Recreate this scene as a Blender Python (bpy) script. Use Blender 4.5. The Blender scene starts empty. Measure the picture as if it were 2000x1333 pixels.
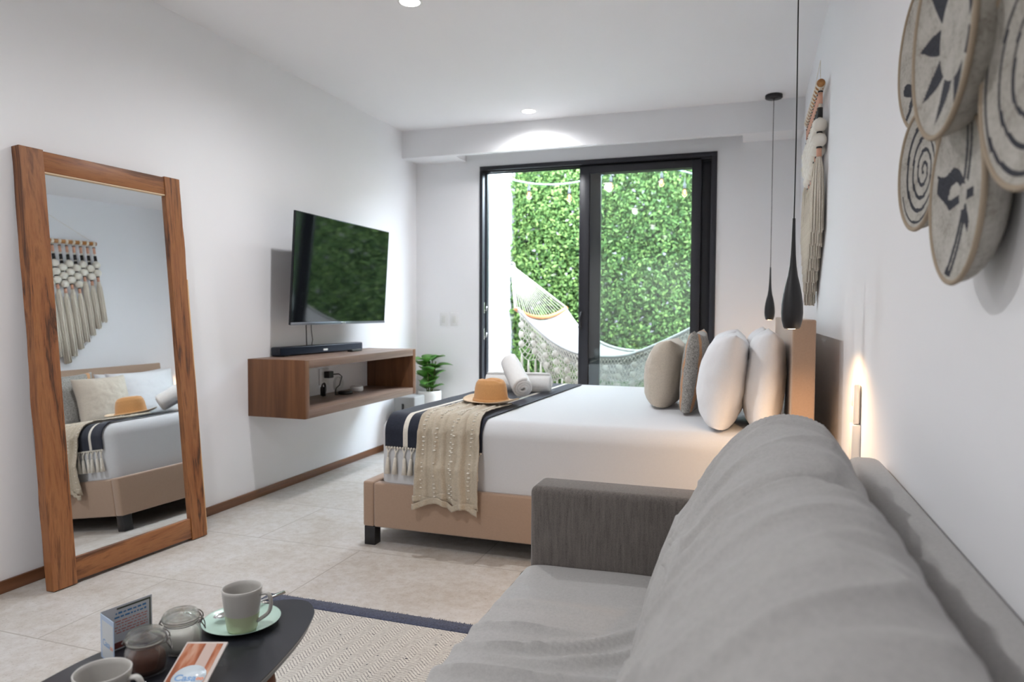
import bpy, bmesh, math, random
import numpy as np
from mathutils import Vector, Matrix, noise
random.seed(7); rng = np.random.default_rng(7)
S = bpy.context.scene
COL = S.collection
pi = math.pi

# ------------------------------------------------------------------ camera
F_PX = 1370.0
cam_d = bpy.data.cameras.new('camera'); cam = bpy.data.objects.new('camera', cam_d); COL.objects.link(cam)
cam_d.sensor_width = 36.0; cam_d.lens = 36.0 * F_PX / 2000.0
cam_d.clip_start = 0.02; cam_d.clip_end = 100
Rm = ((0.9474215093915538, -0.017855126023491895, 0.3194897150408997),
      (0.3199477365912148, 0.036970202824254846, -0.9467136050323202),
      (0.005092091160680962, 0.999156843832748, 0.04073907252003454))
M4 = Matrix(Rm).to_4x4(); M4.translation = Vector((0, 0, 1.18)); cam.matrix_world = M4
cam_d.dof.use_dof = True; cam_d.dof.focus_distance = 2.5; cam_d.dof.aperture_fstop = 3.2
S.camera = cam

# ------------------------------------------------------------------ view
S.view_settings.view_transform = 'Standard'
S.view_settings.look = 'None'
S.view_settings.gamma = 1.0
S.view_settings.use_curve_mapping = False
S.view_settings.exposure = 0.44
S.cycles.transparent_max_bounces = 24

# ------------------------------------------------------------------ world
Wd = bpy.data.worlds.new('sky'); S.world = Wd; Wd.use_nodes = True
bg = Wd.node_tree.nodes['Background']; bg.inputs[0].default_value = (0.74, 0.87, 1.0, 1); bg.inputs[1].default_value = 22.0

SPOT_Y = (5.35, 3.30, 1.15, -0.95, -2.85); SPOT_X = -1.675
SPOT_W = 14.0
CEIL = 2.77
XL, XR, YB, YF = -2.93, 0.36, 5.90, -3.9

# ------------------------------------------------------------------ helpers
def lin(c):
    return tuple(((v/255)/12.92 if v/255 <= .04045 else ((v/255+.055)/1.055)**2.4) for v in c)

def tag(o, label=None, cat=None, group=None, kind=None):
    if label: o['label'] = label
    if cat: o['category'] = cat
    if group: o['group'] = group
    if kind: o['kind'] = kind
    return o

def thing(name, label, cat, loc=(0, 0, 0), rz=0, group=None):
    o = bpy.data.objects.new(name, None); COL.objects.link(o)
    o.location = loc; o.rotation_euler = (0, 0, rz); o.empty_display_size = .05
    return tag(o, label, cat, group)

class MB:
    """collects vertices and faces, each face with its own material slot"""
    def __init__(s): s.v = []; s.f = []; s.m = []; s.sm = []
    def add(s, vs, fs, m=0, smooth=True, M=None):
        b = len(s.v)
        if M is not None: vs = [tuple(M @ Vector(p)) for p in vs]
        s.v += [tuple(p) for p in vs]
        for f in fs:
            s.f.append(tuple(b+i for i in f)); s.m.append(m); s.sm.append(smooth)
        return s
    def bm(s, bm, m=0, smooth=True, M=None):
        bm.verts.index_update()
        s.add([v.co[:] for v in bm.verts], [[v.index for v in f.verts] for f in bm.faces], m, smooth, M)
        bm.free(); return s
    def box(s, lo, hi, bev=0, seg=2, m=0, M=None, smooth=None):
        bm = bmesh.new(); bmesh.ops.create_cube(bm, size=1)
        c = [(a+b)/2 for a, b in zip(lo, hi)]; d = [abs(b-a) for a, b in zip(lo, hi)]
        for v in bm.verts: v.co = Vector([c[i]+v.co[i]*d[i] for i in range(3)])
        if bev: bmesh.ops.bevel(bm, geom=bm.edges[:], offset=min(bev, min(d)*.49), segments=seg, affect='EDGES', profile=.5)
        return s.bm(bm, m, bool(bev) if smooth is None else smooth, M)
    def lathe(s, prof, n=32, m=0, M=None, caps=True, smooth=True):
        vs, fs = [], []
        for (r, z) in prof:
            for k in range(n):
                a = 2*pi*k/n; vs.append((r*math.cos(a), r*math.sin(a), z))
        for i in range(len(prof)-1):
            for k in range(n):
                k2 = (k+1) % n; fs.append((i*n+k, i*n+k2, (i+1)*n+k2, (i+1)*n+k))
        if caps:
            if prof[0][0] > 1e-5: fs.append(tuple(range(n))[::-1])
            if prof[-1][0] > 1e-5: fs.append(tuple((len(prof)-1)*n+k for k in range(n)))
        return s.add(vs, fs, m, smooth, M)
    def tube(s, pts, r, n=8, m=0, M=None, closed=False):
        pts = [Vector(p) for p in pts]; N = len(pts); vs, fs = [], []
        rr = r if hasattr(r, '__len__') else [r]*N
        ref = None
        for i, p in enumerate(pts):
            if closed: t = pts[(i+1) % N]-pts[i-1]
            else: t = pts[min(i+1, N-1)]-pts[max(i-1, 0)]
            t = t.normalized() if t.length > 1e-9 else Vector((0, 0, 1))
            if ref is None: ref = t.orthogonal().normalized()
            ref = (ref - t*ref.dot(t)); ref = ref.normalized() if ref.length > 1e-6 else t.orthogonal().normalized()
            b = t.cross(ref)
            for k in range(n):
                a = 2*pi*k/n; vs.append(p + ref*math.cos(a)*rr[i] + b*math.sin(a)*rr[i])
        for i in range(N if closed else N-1):
            j = (i+1) % N
            for k in range(n):
                k2 = (k+1) % n; fs.append((i*n+k, i*n+k2, j*n+k2, j*n+k))
        if not closed: fs += [tuple(range(n))[::-1], tuple((N-1)*n+k for k in range(n))]
        return s.add(vs, fs, m, True, M)
    def sphere(s, c, r, n=16, m=0, sc=(1, 1, 1), M=None):
        prof = [(max(r*math.sin(pi*i/(n//2)), 1e-6), -r*math.cos(pi*i/(n//2))) for i in range(n//2+1)]
        M0 = Matrix.Translation(c) @ Matrix.Diagonal((*sc, 1))
        return s.lathe(prof, n, m, (M @ M0) if M is not None else M0, caps=False)
    def grid(s, fn, nu, nv, m=0, mfn=None, closed_u=False, smooth=True):
        b = len(s.v); U = nu if closed_u else nu+1
        for j in range(nv+1):
            for i in range(U): s.v.append(tuple(fn(i/nu, j/nv)))
        for j in range(nv):
            for i in range(nu):
                i2 = (i+1) % U
                s.f.append((b+j*U+i, b+j*U+i2, b+(j+1)*U+i2, b+(j+1)*U+i))
                s.m.append(mfn((i+.5)/nu, (j+.5)/nv) if mfn else m); s.sm.append(smooth)
        return s
    def prism(s, outline, z0, z1, m=0, M=None, smooth=False):
        n = len(outline)
        vs = [(x, y, z0) for x, y in outline]+[(x, y, z1) for x, y in outline]
        fs = [tuple(range(n))[::-1], tuple(range(n, 2*n))]+[(i, (i+1) % n, n+(i+1) % n, n+i) for i in range(n)]
        return s.add(vs, fs, m, smooth, M)
    def obj(s, name, mats, parent=None, loc=None, edge=None, solid=None, weld=False, sub=0):
        me = bpy.data.meshes.new(name); me.from_pydata(s.v, [], s.f); me.update()
        if not isinstance(mats, (list, tuple)): mats = [mats]
        for m in mats: me.materials.append(m)
        me.polygons.foreach_set('material_index', s.m); me.polygons.foreach_set('use_smooth', s.sm)
        o = bpy.data.objects.new(name, me); COL.objects.link(o)
        bm = bmesh.new(); bm.from_mesh(me)
        if weld: bmesh.ops.remove_doubles(bm, verts=bm.verts[:], dist=1e-5)
        bmesh.ops.recalc_face_normals(bm, faces=bm.faces[:]); 
        if edge:
            ca = math.radians(edge)
            for e in bm.edges:
                if len(e.link_faces) == 2 and e.calc_face_angle(0) > ca: e.smooth = False
        bm.to_mesh(me); bm.free()
        if parent is not None: o.parent = parent
        if loc is not None: o.location = loc
        if solid:
            md = o.modifiers.new('thick', 'SOLIDIFY'); md.thickness = solid; md.offset = 0
        if sub:
            md = o.modifiers.new('sub', 'SUBSURF'); md.levels = sub; md.render_levels = sub
        return o

def part(name, mb, mat, parent, **k): return mb.obj(name, mat, parent, **k)
def struct(name, mb, mat, parent=None, **k):
    o = mb.obj(name, mat, parent, **k)
    if parent is None: o['kind'] = 'structure'
    return o
def T(x, y, z): return Matrix.Translation((x, y, z))
def RX(a): return Matrix.Rotation(a, 4, 'X')
def RY(a): return Matrix.Rotation(a, 4, 'Y')
def RZ(a): return Matrix.Rotation(a, 4, 'Z')

# ------------------------------------------------------------------ materials
class NT:
    def __init__(s, name):
        s.m = bpy.data.materials.new(name); s.m.use_nodes = True; s.t = s.m.node_tree
        s.b = s.t.nodes['Principled BSDF']; s.out = s.t.nodes['Material Output']
    def n(s, typ, **k):
        nd = s.t.nodes.new(typ)
        for a, v in k.items():
            if a.startswith('i_'):
                key = a[2:]; key = int(key) if key.isdigit() else key
                nd.inputs[key].default_value = v
            else: setattr(nd, a, v)
        return nd
    def l(s, a, b): s.t.links.new(a, b)
    def co(s, scale=(1, 1, 1), kind='Object'):
        tc = s.n('ShaderNodeTexCoord'); mp = s.n('ShaderNodeMapping'); mp.inputs['Scale'].default_value = scale
        s.l(tc.outputs[kind], mp.inputs[0]); return mp.outputs[0]
    def noise(s, vec, scale, detail=4, rough=.5, dist=0):
        nd = s.n('ShaderNodeTexNoise'); nd.inputs['Scale'].default_value = scale; nd.inputs['Detail'].default_value = detail
        nd.inputs['Roughness'].default_value = rough; nd.inputs['Distortion'].default_value = dist
        s.l(vec, nd.inputs['Vector']); return nd.outputs[0]
    def ramp(s, fac, stops):
        nd = s.n('ShaderNodeValToRGB'); r = nd.color_ramp
        while len(r.elements) < len(stops): r.elements.new(.5)
        for e, (p, c) in zip(r.elements, stops): e.position = p; e.color = (*c, 1)
        s.l(fac, nd.inputs[0]); return nd.outputs[0]
    def bump(s, h, strength=.3, dist=.002):
        nd = s.n('ShaderNodeBump'); nd.inputs['Strength'].default_value = strength; nd.inputs['Distance'].default_value = dist
        s.l(h, nd.inputs['Height']); s.l(nd.outputs[0], s.b.inputs['Normal']); return nd
    def math(s, op, a, b=None):
        nd = s.n('ShaderNodeMath', operation=op)
        for i, q in enumerate((a, b)):
            if q is None: continue
            if isinstance(q, (int, float)): nd.inputs[i].default_value = q
            else: s.l(q, nd.inputs[i])
        return nd.outputs[0]
    def mix(s, fac, a, b, mode='MIX'):
        nd = s.n('ShaderNodeMix', data_type='RGBA', blend_type=mode)
        for idx, q in ((0, fac), (6, a), (7, b)):
            if isinstance(q, (int, float)): nd.inputs[idx].default_value = q
            elif isinstance(q, tuple): nd.inputs[idx].default_value = (*q, 1) if len(q) == 3 else q
            else: s.l(q, nd.inputs[idx])
        return nd.outputs[2]
    def set(s, **k):
        for a, v in k.items(): s.b.inputs[a.replace('_', ' ')].default_value = v
        return s

def plain(name, rgb, rough=.5, metal=0, spec=.5, bump=0, bs=200, var=0):
    t = NT(name); c = lin(rgb); t.set(Base_Color=(*c, 1), Roughness=rough, Metallic=metal); t.b.inputs['Specular IOR Level'].default_value = spec
    v = t.co()
    nz = t.noise(v, bs, 3)
    if bump: t.bump(nz, bump, .001)
    if var:
        n2 = t.noise(v, 6, 3)
        t.l(t.ramp(n2, [(.3, tuple(x*(1-var) for x in c)), (.7, tuple(min(1, x*(1+var)) for x in c))]), t.b.inputs['Base Color'])
    return t.m

def emit(name, rgb, st):
    t = NT(name); t.set(Base_Color=(*lin(rgb), 1), Emission_Color=(*lin(rgb), 1), Emission_Strength=st); return t.m

def fabric(name, rgb, scale=900, bump=.35, var=.12, streak=(1, 1, 1), rough=.9, sheen=.2, ax=None):
    t = NT(name); c = lin(rgb); t.set(Roughness=rough); t.b.inputs['Specular IOR Level'].default_value = .15
    t.b.inputs['Sheen Weight'].default_value = sheen
    v = t.co(streak); n1 = t.noise(v, 120, 5, .7); v2 = t.co()
    n2 = t.noise(v2, scale, 2, .6)
    fac = t.math('MULTIPLY', t.math('ADD', n1, n2), .5)
    t.l(t.ramp(fac, [(.3, tuple(x*(1-2.2*var) for x in c)), (.5, c), (.7, tuple(min(1, x*(1+1.6*var)) for x in c))]), t.b.inputs['Base Color'])
    t.bump(fac, bump, .0015); return t.m

def wood(name, axis, cols, scale=1.0, rough=.4, dist=1.2, stretch=.07, coat=0):
    """grain runs along axis (0,1,2)"""
    t = NT(name); sc = [1, 1, 1]; sc[axis] = stretch
    v = t.co(tuple(sc)); n1 = t.noise(v, 9*scale, 6, .6, dist); n2 = t.noise(v, 60*scale, 5, .7, .4)
    fac = t.math('ADD', t.math('MULTIPLY', n1, .8), t.math('MULTIPLY', n2, .2))
    t.l(t.ramp(fac, cols), t.b.inputs['Base Color']); t.set(Roughness=rough)
    if coat: t.b.inputs['Coat Weight'].default_value = coat
    t.bump(n2, .15, .001); return t.m

def paint(name, rgb):
    t = NT(name); c = lin(rgb); t.set(Base_Color=(*c, 1), Roughness=.75); t.b.inputs['Specular IOR Level'].default_value = .25
    v = t.co(); n1 = t.noise(v, 1.3, 2)
    t.l(t.ramp(n1, [(.3, tuple(x*.985 for x in c)), (.7, c)]), t.b.inputs['Base Color'])
    t.bump(t.noise(v, 260, 3), .06, .001); return t.m

def glass(name, tint=(1, 1, 1), ior=1.45, boost=1.0, rough=0.0):
    t = NT(name); t.t.nodes.remove(t.b)
    tr = t.n('ShaderNodeBsdfTransparent'); tr.inputs[0].default_value = (*tint, 1)
    gl = t.n('ShaderNodeBsdfGlossy'); gl.inputs['Roughness'].default_value = rough
    fr = t.n('ShaderNodeFresnel'); fr.inputs[0].default_value = ior
    mx = t.n('ShaderNodeMixShader')
    f = t.math('MULTIPLY', fr.outputs[0], boost)
    t.l(f, mx.inputs[0]); t.l(tr.outputs[0], mx.inputs[1]); t.l(gl.outputs[0], mx.inputs[2]); t.l(mx.outputs[0], t.out.inputs[0])
    return t.m

M_wall = paint('white_wall_paint', (243, 243, 245))
M_ceil = paint('white_ceiling_paint', (247, 246, 248))
M_ext = paint('white_exterior_paint', (240, 240, 240))
M_black = plain('matt_black_metal', (24, 24, 27), .45)
M_frame = plain('anthracite_aluminium', (34, 35, 42), .4, spec=.5)
M_chrome = plain('polished_steel', (200, 200, 200), .18, 1)
M_wirem = plain('dark_steel_wire', (120, 115, 112), .3, 1)
M_white_pl = plain('white_plastic', (232, 232, 232), .4)
M_black_pl = plain('black_plastic', (12, 12, 14), .35)
M_ceramic_w = plain('white_ceramic', (225, 225, 222), .35)
M_glass_door = glass('door_glass', (.93, .96, .95), 1.5, 1.6)
def jar_glass():
    t = NT('jar_glass'); t.t.nodes.remove(t.b)
    tr = t.n('ShaderNodeBsdfTransparent'); tr.inputs[0].default_value = (.99, .995, .99, 1)
    g = t.n('ShaderNodeBsdfGlass'); g.inputs['IOR'].default_value = 1.45; g.inputs['Roughness'].default_value = .02; g.inputs[0].default_value = (.98, .99, .985, 1)
    mx = t.n('ShaderNodeMixShader'); mx.inputs[0].default_value = .36
    t.l(tr.outputs[0], mx.inputs[1]); t.l(g.outputs[0], mx.inputs[2]); t.l(mx.outputs[0], t.out.inputs[0]); return t.m
M_glass_jar = jar_glass()
M_mirror = plain('mirror_silver', (244, 248, 250), 0.0, 1)

# travertine tile floor
def floor_mat():
    t = NT('travertine_tile')
    v = t.co((1, 1, 1)); br = t.n('ShaderNodeTexBrick'); t.l(v, br.inputs['Vector'])
    br.offset = 0.5; br.inputs['Scale'].default_value = 1.0; br.inputs['Brick Width'].default_value = 1.2; br.inputs['Row Height'].default_value = .6
    br.inputs['Mortar Size'].default_value = .0035; br.inputs['Mortar Smooth'].default_value = .3
    br.inputs['Color1'].default_value = (.47, .47, .47, 1); br.inputs['Color2'].default_value = (.53, .53, .53, 1); br.inputs['Mortar'].default_value = (.5, .5, .5, 1)
    n1 = t.noise(v, 2.6, 8, .62, .6); n2 = t.noise(v, 22, 6, .7); n3 = t.noise(v, 90, 3, .6)
    base = t.ramp(n1, [(.3, lin((172, 162, 150))), (.5, lin((192, 186, 179))), (.7, lin((203, 200, 198)))])
    base = t.mix(.38, base, t.ramp(n2, [(.35, lin((166, 154, 140))), (.6, lin((206, 203, 199)))]))
    pits = t.ramp(n3, [(.30, (.62, .58, .54)), (.42, (1, 1, 1))])
    base = t.mix(.6, base, pits, 'MULTIPLY')
    tile = t.mix(.6, base, br.outputs['Color'], 'OVERLAY')
    fin = t.mix(br.outputs['Fac'], tile, lin((182, 172, 160)))
    fin = t.mix(br.outputs['Fac'], tile, lin((164, 157, 148))); t.l(fin, t.b.inputs['Base Color']); t.set(Roughness=.42); t.b.inputs['Specular IOR Level'].default_value = .35
    h = t.math('SUBTRACT', n3, t.math('MULTIPLY', br.outputs['Fac'], .8)); t.bump(h, .12, .002)
    return t.m
M_floor = floor_mat()

# ------------------------------------------------------------------ room shell
W = .2
struct('floor', MB().box((XL-W, YF-W, -.1), (XR+W, YB+.24, 0)), M_floor)
struct('ceiling', MB().box((XL-W, YF-W, CEIL), (XR+W, YB+.2, CEIL+.15)), M_ceil)
struct('wall_left', MB().box((XL-W, YF-W, 0), (XL, YB+.2, CEIL)), M_wall)
struct('wall_right', MB().box((XR, YF-W, 0), (XR+W, YB+.2, CEIL)), M_wall)
struct('wall_front', MB().box((XL, YF-W, 0), (XR, YF, CEIL)), M_wall)
DX0, DX1, DZ = -2.30, -.262, 2.478
bw = MB(); bw.box((XL, YB, 0), (DX0, YB+.2, CEIL)); bw.box((DX1, YB, 0), (XR, YB+.2, CEIL)); bw.box((DX0, YB, DZ), (DX1, YB+.2, CEIL))
struct('wall_back', bw, M_wall)
# dropped beam with a curtain recess over the door
bb = MB(); bb.box((XL, 5.617, 2.535), (XR, 5.67, CEIL)); bb.box((XL, 5.67, 2.535), (-2.435, YB, CEIL)); bb.box((-.07, 5.67, 2.535), (XR, YB, CEIL))
struct('trim_1', bb, M_wall)
M_base = wood('baseboard_wood', 1, [(.3, lin((84, 52, 32))), (.55, lin((128, 84, 55))), (.75, lin((150, 105, 72)))], 1)
M_base_x = wood('baseboard_wood_back', 0, [(.3, lin((84, 52, 32))), (.55, lin((128, 84, 55))), (.75, lin((150, 105, 72)))], 1)
struct('baseboard_left', MB().box((XL, YF, 0), (XL+.014, YB, .052), .002), M_base)
struct('baseboard_back', MB().box((XL+.014, YB-.014, 0), (DX0-.01, YB, .052), .002), M_base_x)
struct('baseboard_right', MB().box((XR-.014, YF, 0), (XR, YB, .052), .002), M_base)

# ------------------------------------------------------------------ sliding door
D = thing('door_1', None, None, (-1.28, YB, 0)); D['kind'] = 'structure'
def dpart(name, mb, mat, par=D):
    o = mb.obj(name, mat, par);
    if par is D: o.location = (1.28, -YB, 0)
    return o
fr = MB()
fr.box((DX0, YB-.012, DZ-.035), (DX1, YB+.16, DZ+.0), .002); fr.box((DX0, YB-.012, 0), (DX0+.03, YB+.16, DZ-.035), .002)
fr.box((DX1-.045, YB-.012, 0), (DX1, YB+.16, DZ-.035), .002); fr.box((DX0+.03, YB-.0, 0), (DX1-.045, YB+.16, .03), .002)
fr.box((DX0+.03, YB+.07, DZ-.055), (DX1-.045, YB+.085, DZ-.035)); fr.box((DX0+.03, YB+.06, 0.03), (DX0+.045, YB+.085, DZ-.055))
fr.box((DX0+.03, YB+.02, DZ-.05), (DX1-.045, YB+.03, DZ-.035))
dpart('door_frame', fr, M_frame)
def leaf(name, x0, x1, y, st, top=.075):
    p = bpy.data.objects.new(name, None); COL.objects.link(p); p.parent = D; p.location = (1.28, -YB, 0)
    m = MB(); z0, z1 = .03, DZ-.035
    m.box((x0, y, z0), (x0+st[0], y+.04, z1), .003); m.box((x1-st[1], y, z0), (x1, y+.04, z1), .003)
    m.box((x0+st[0], y, z1-top), (x1-st[1], y+.04, z1), .003); m.box((x0+st[0], y, z0), (x1-st[1], y+.04, z0+.09), .003)
    m.obj('sash', M_frame, p)
    MB().box((x0+st[0]-.004, y+.016, z0+.086), (x1-st[1]+.004, y+.022, z1-top+.004)).obj('glass_pane', M_glass_door, p)
    return p
L1 = leaf('sliding_panel', -1.395, -.385, YB+.02, (.088, .075))
L2 = leaf('sliding_panel', -1.335, -.31, YB+.085, (.112, .10))
h = MB(); h.tube([(-1.365, YB+.02, 1.05), (-1.365, YB-.012, 1.06), (-1.372, YB-.018, 1.12), (-1.365, YB-.012, 1.18), (-1.365, YB+.02, 1.19)], .006, 8)
h.obj('handle', M_black, L1)
lk = MB()
for z in (1.22, .98):
    lk.box((DX0+.028, YB+.02, z-.05), (DX0+.036, YB+.05, z+.05), .002, m=0); lk.tube([(DX0+.036, YB+.035, z-.025), (DX0+.052, YB+.035, z-.02), (DX0+.055, YB+.035, z+.015)], .005, 6)
dpart('strike_plate', lk, M_chrome)

# ------------------------------------------------------------------ recessed ceiling lights
M_em = emit('downlight_diffuser', (255, 252, 246), 9.0)
names = ['round recessed downlight in ceiling nearest the sliding door', 'round recessed downlight in ceiling cut by the top edge of picture',
         'round recessed downlight in ceiling above the black coffee table', 'round recessed downlight behind the camera over the floor',
         'round recessed downlight farthest from the sliding door']
first = None
for i, y in enumerate(SPOT_Y):
    if first is None:
        t = thing('recessed_downlight', names[i], 'ceiling light', (SPOT_X, y, CEIL), 0, 'row of ceiling downlights')
        part('trim_ring', MB().lathe([(.052, -.001), (.052, -.004), (.064, -.0035), (.066, -.0005)], 48, caps=False), M_white_pl, t)
        part('diffuser', MB().lathe([(.0001, -.003), (.052, -.003), (.052, -.0005), (.0001, -.0005)], 48, caps=False), M_em, t)
        first = t
    else:
        t = first.copy(); COL.objects.link(t); t.location = (SPOT_X, y, CEIL); t['label'] = names[i]
        for ch in list(first.children):
            c = ch.copy(); COL.objects.link(c); c.parent = t
    ld = bpy.data.lights.new('downlight_lamp', 'SPOT'); ld.energy = SPOT_W*4*(.66 if i == 0 else 1.06); ld.spot_size = math.radians(170); ld.spot_blend = 1.0
    ld.shadow_soft_size = .035; ld.color = (.975, .98, 1.0)
    lo = bpy.data.objects.new('downlight_lamp', ld); COL.objects.link(lo); lo.location = (SPOT_X, y, CEIL-.05)

# ------------------------------------------------------------------ pendants
def pendant(name, x, y, zb, label, cordsway, clab):
    t = thing(name, label, 'pendant lamp', (x, y, zb), 0, 'slim black bedside pendants')
    k = 1.0
    prof = [(.0245, 0), (.0285, .006), (.0345, .03), (.0365, .055), (.0355, .085), (.031, .12), (.024, .155), (.0165, .185), (.0115, .22), (.0085, .26), (.0065, .31), (.0052, .36), (.0048, .385), (.0001, .387)]
    inner = [(.0001, .03), (.02, .028), (.0225, .002), (.0245, 0)]
    part('shade', MB().lathe(inner+prof[1:], 40, caps=False), M_black, t)
    part('bulb', MB().lathe([(.0001, .0), (.012, -.001), (.019, .004), (.0195, .012), (.0001, .014)], 24, caps=False), M_warm, t)
    h = CEIL-zb
    part('cord', MB().tube([(cordsway*math.sin(q*7)*.0012, 0, .38+(h-.40)*q) for q in [i/24 for i in range(25)]], .0022, 8), M_black_pl, t)
    part('canopy', MB().lathe([(.0001, h-.034), (.008, h-.034), (.008, h-.028), (.055, h-.027), (.06, h-.022), (.06, h-.003), (.058, h), (.0001, h)], 40, caps=False), M_black, t)
    ld = bpy.data.lights.new('pendant_bulb_light', 'SPOT'); ld.energy = 20; ld.spot_size = math.radians(150); ld.spot_blend = .8
    ld.color = (1.0, .62, .32); ld.shadow_soft_size = .02
    lo = bpy.data.objects.new('pendant_bulb_light', ld); COL.objects.link(lo); lo.location = (x, y, zb-.006)
    return t
M_warm = emit('warm_led_bulb', (255, 214, 160), 12)
pendant('pendant_lamp', .143, 2.65, 1.128, 'slim black teardrop pendant hanging nearest the sofa', 1, 0)
pendant('pendant_lamp', .143, 5.50, 1.135, 'slim black teardrop pendant hanging on the far side of bed', .3, 0)

# ------------------------------------------------------------------ bed
M_bed = fabric('taupe_velvet', (166, 140, 120), 700, .12, .05, rough=.8, sheen=.5)
M_sheet = fabric('white_cotton_sheet', (208, 209, 211), 1200, .08, .02)
B = thing('upholstered_bed', 'king bed with taupe upholstered frame and white fitted sheet', 'bed', (-.80, 4.075, 0))
def bp(name, mb, mat, **k):
    o = mb.obj(name, mat, B, **k); o.location = (.80, -4.075, 0); return o
bp('headboard', MB().box((.17, 3.09, .04), (.26, 5.06, 1.157), .008, 3), M_bed)
bp('footboard', MB().box((-1.835, 3.09, .095), (-1.775, 5.06, .325), .01, 3), M_bed)
bp('side_rail', MB().box((-1.774, 3.09, .095), (.169, 3.15, .32), .01, 3), M_bed)
bp('side_rail', MB().box((-1.774, 5.00, .095), (.169, 5.06, .32), .01, 3), M_bed)
bp('slat_base', MB().box((-1.77, 3.15, .26), (.165, 5.0, .31)), M_black)
for x, y in ((-1.80, 3.125), (-1.80, 5.025), (.20, 3.13), (.20, 5.02)):
    bp('leg', MB().box((x-.03, y-.03, 0), (x+.03, y+.03, .095), .003), M_black)
MT = .66
mt = MB()
def matt():
    bm = bmesh.new(); bmesh.ops.create_cube(bm, size=1)
    lo = (-1.765, 3.115, .321); hi = (.168, 5.035, MT)
    for v in bm.verts: v.co = Vector([(lo[i]+hi[i])/2+v.co[i]*(hi[i]-lo[i]) for i in range(3)])
    up = [e for e in bm.edges if all(v.co.z > .5 for v in e.verts)]
    vt = [e for e in bm.edges if abs(e.verts[0].co.z-e.verts[1].co.z) > .1]
    bmesh.ops.bevel(bm, geom=vt+up, offset=.085, segments=8, affect='EDGES', profile=.5)
    return bm
bm_ = matt()
mt.bm(bm_)
bp('mattress', mt, M_sheet, edge=40)

# ------------------------------------------------------------------ throws on the bed
def drape(s, off=.006, hang_out=0.0):
    """s measured from the bend: s<0 on top, s>0 over the near edge and down"""
    r = .085+off; yc, zc = 3.115+.085, MT-.085
    L = r*pi/2
    if s < 0: return (yc-s, MT+off)
    if s < L:
        a = s/r; return (yc-r*math.sin(a), zc+r*math.cos(a))
    d = s-L; o = hang_out*min(1, d/.15)**1.5
    return (yc-r-o, zc-d)
LB = (.085)*pi/2
M_navy = fabric('navy_wool', (42, 46, 58), 600, .5, .2)
M_cream = fabric('cream_cotton', (224, 218, 206), 600, .4, .08)
M_sand = fabric('sand_linen', (188, 176, 157), 500, .6, .14)
TH = thing('striped_throw', 'navy and cream striped throw laid across foot of the bed', 'throw', (-1.45, 4.0, MT))
sb = [0, .10, .125, .20, .225, .30, .32, .41, .435, .52]   # band edges across x (metres)
x0n, x1n, x0f, x1f = -1.717, -1.197, -1.66, -1.125
Ls = LB+.078; Lt = 1.70
def th(u, v):
    s = Ls-(Ls+Lt)*v; y, z = drape(s, .006 + .002*math.sin(u*40)*math.exp(-v*3)*.4)
    k = max(0, min(1, (y-3.1)/1.8)); a = x0n+(x0f-x0n)*k; b = x1n+(x1f-x1n)*k
    return (a+(b-a)*u, y, z+.0015*noise.noise(Vector((u*6, v*12, 0))))
def thm(u, v):
    x = u*.52; w = 0
    for a, b in ((.10, .125), (.395, .42)):
        if a <= x < b: w = 1
    return w
def off(o, t): o.location = tuple(-a for a in t.location); return o
off(MB().grid(th, 104, 160, mfn=thm).obj('woven_cloth', [M_navy, M_cream], TH, solid=.005), TH)
fg = MB()
zb = drape(Ls)[1]; yb = drape(Ls)[0]
for i in range(34):
    x = x0n+.008+i*(x1n-x0n-.016)/33
    fg.sphere((x, yb-.002, zb-.004), .0065, 8)
for i in range(12):
    x = x0n+.02+i*(x1n-x0n-.04)/11; j = random.uniform(-.006, .006)
    fg.tube([(x-.012, yb, zb-.004), (x+j*.5, yb-.006, zb-.03), (x+j, yb-.007, zb-.055)], [.003, .004, .005], 6)
    fg.tube([(x+.012, yb, zb-.004), (x+j*.5, yb-.006, zb-.03), (x+j, yb-.007, zb-.055)], [.003, .004, .005], 6)
    fg.tube([(x+j, yb-.007, zb-.05), (x+j, yb-.008, zb-.062), (x+j*1.6, yb-.009, zb-.09), (x+j*2, yb-.01, zb-.135)], [.004, .0085, .010, .015], 8)
off(fg.obj('fringe', M_cream, TH), TH)

BT = thing('sand_throw', 'crumpled sand-coloured throw hanging over near side of bed', 'throw', (-1.36, 3.4, MT))
def bt(u, v):
    Ld = LB+.36; Ltop = .42
    endw = .012*abs(math.sin(u*pi*3.1+.4))+.02*math.sin(u*4)
    s = (Ld-endw)-(Ld-endw+Ltop)*v
    y, z = drape(s, .016, .032)
    spread = 1.0 if v > .5 else 1.0
    xa = -1.532+.02*v - (.02*max(0, .4-v)); xb = -1.197-.03*v
    x = xa+(xb-xa)*u
    fold = .013*math.sin(u*19+1.5*math.sin(v*3.2))*(1-.6*v)+.006*math.sin(u*43+v*5)+.004*noise.noise(Vector((u*14, v*22, 3)))
    if s > LB: y -= max(fold, -.008)+.004
    elif s > 0: y -= max(fold, -.005)*.6+.002; z += abs(fold)*.5
    else: z += max(0, fold*.7)+.004
    x += .006*math.sin(v*9+u*5)
    return (x, y, z)
off(MB().grid(bt, 90, 150).obj('cloth', M_sand, BT, solid=.004), BT)
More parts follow.
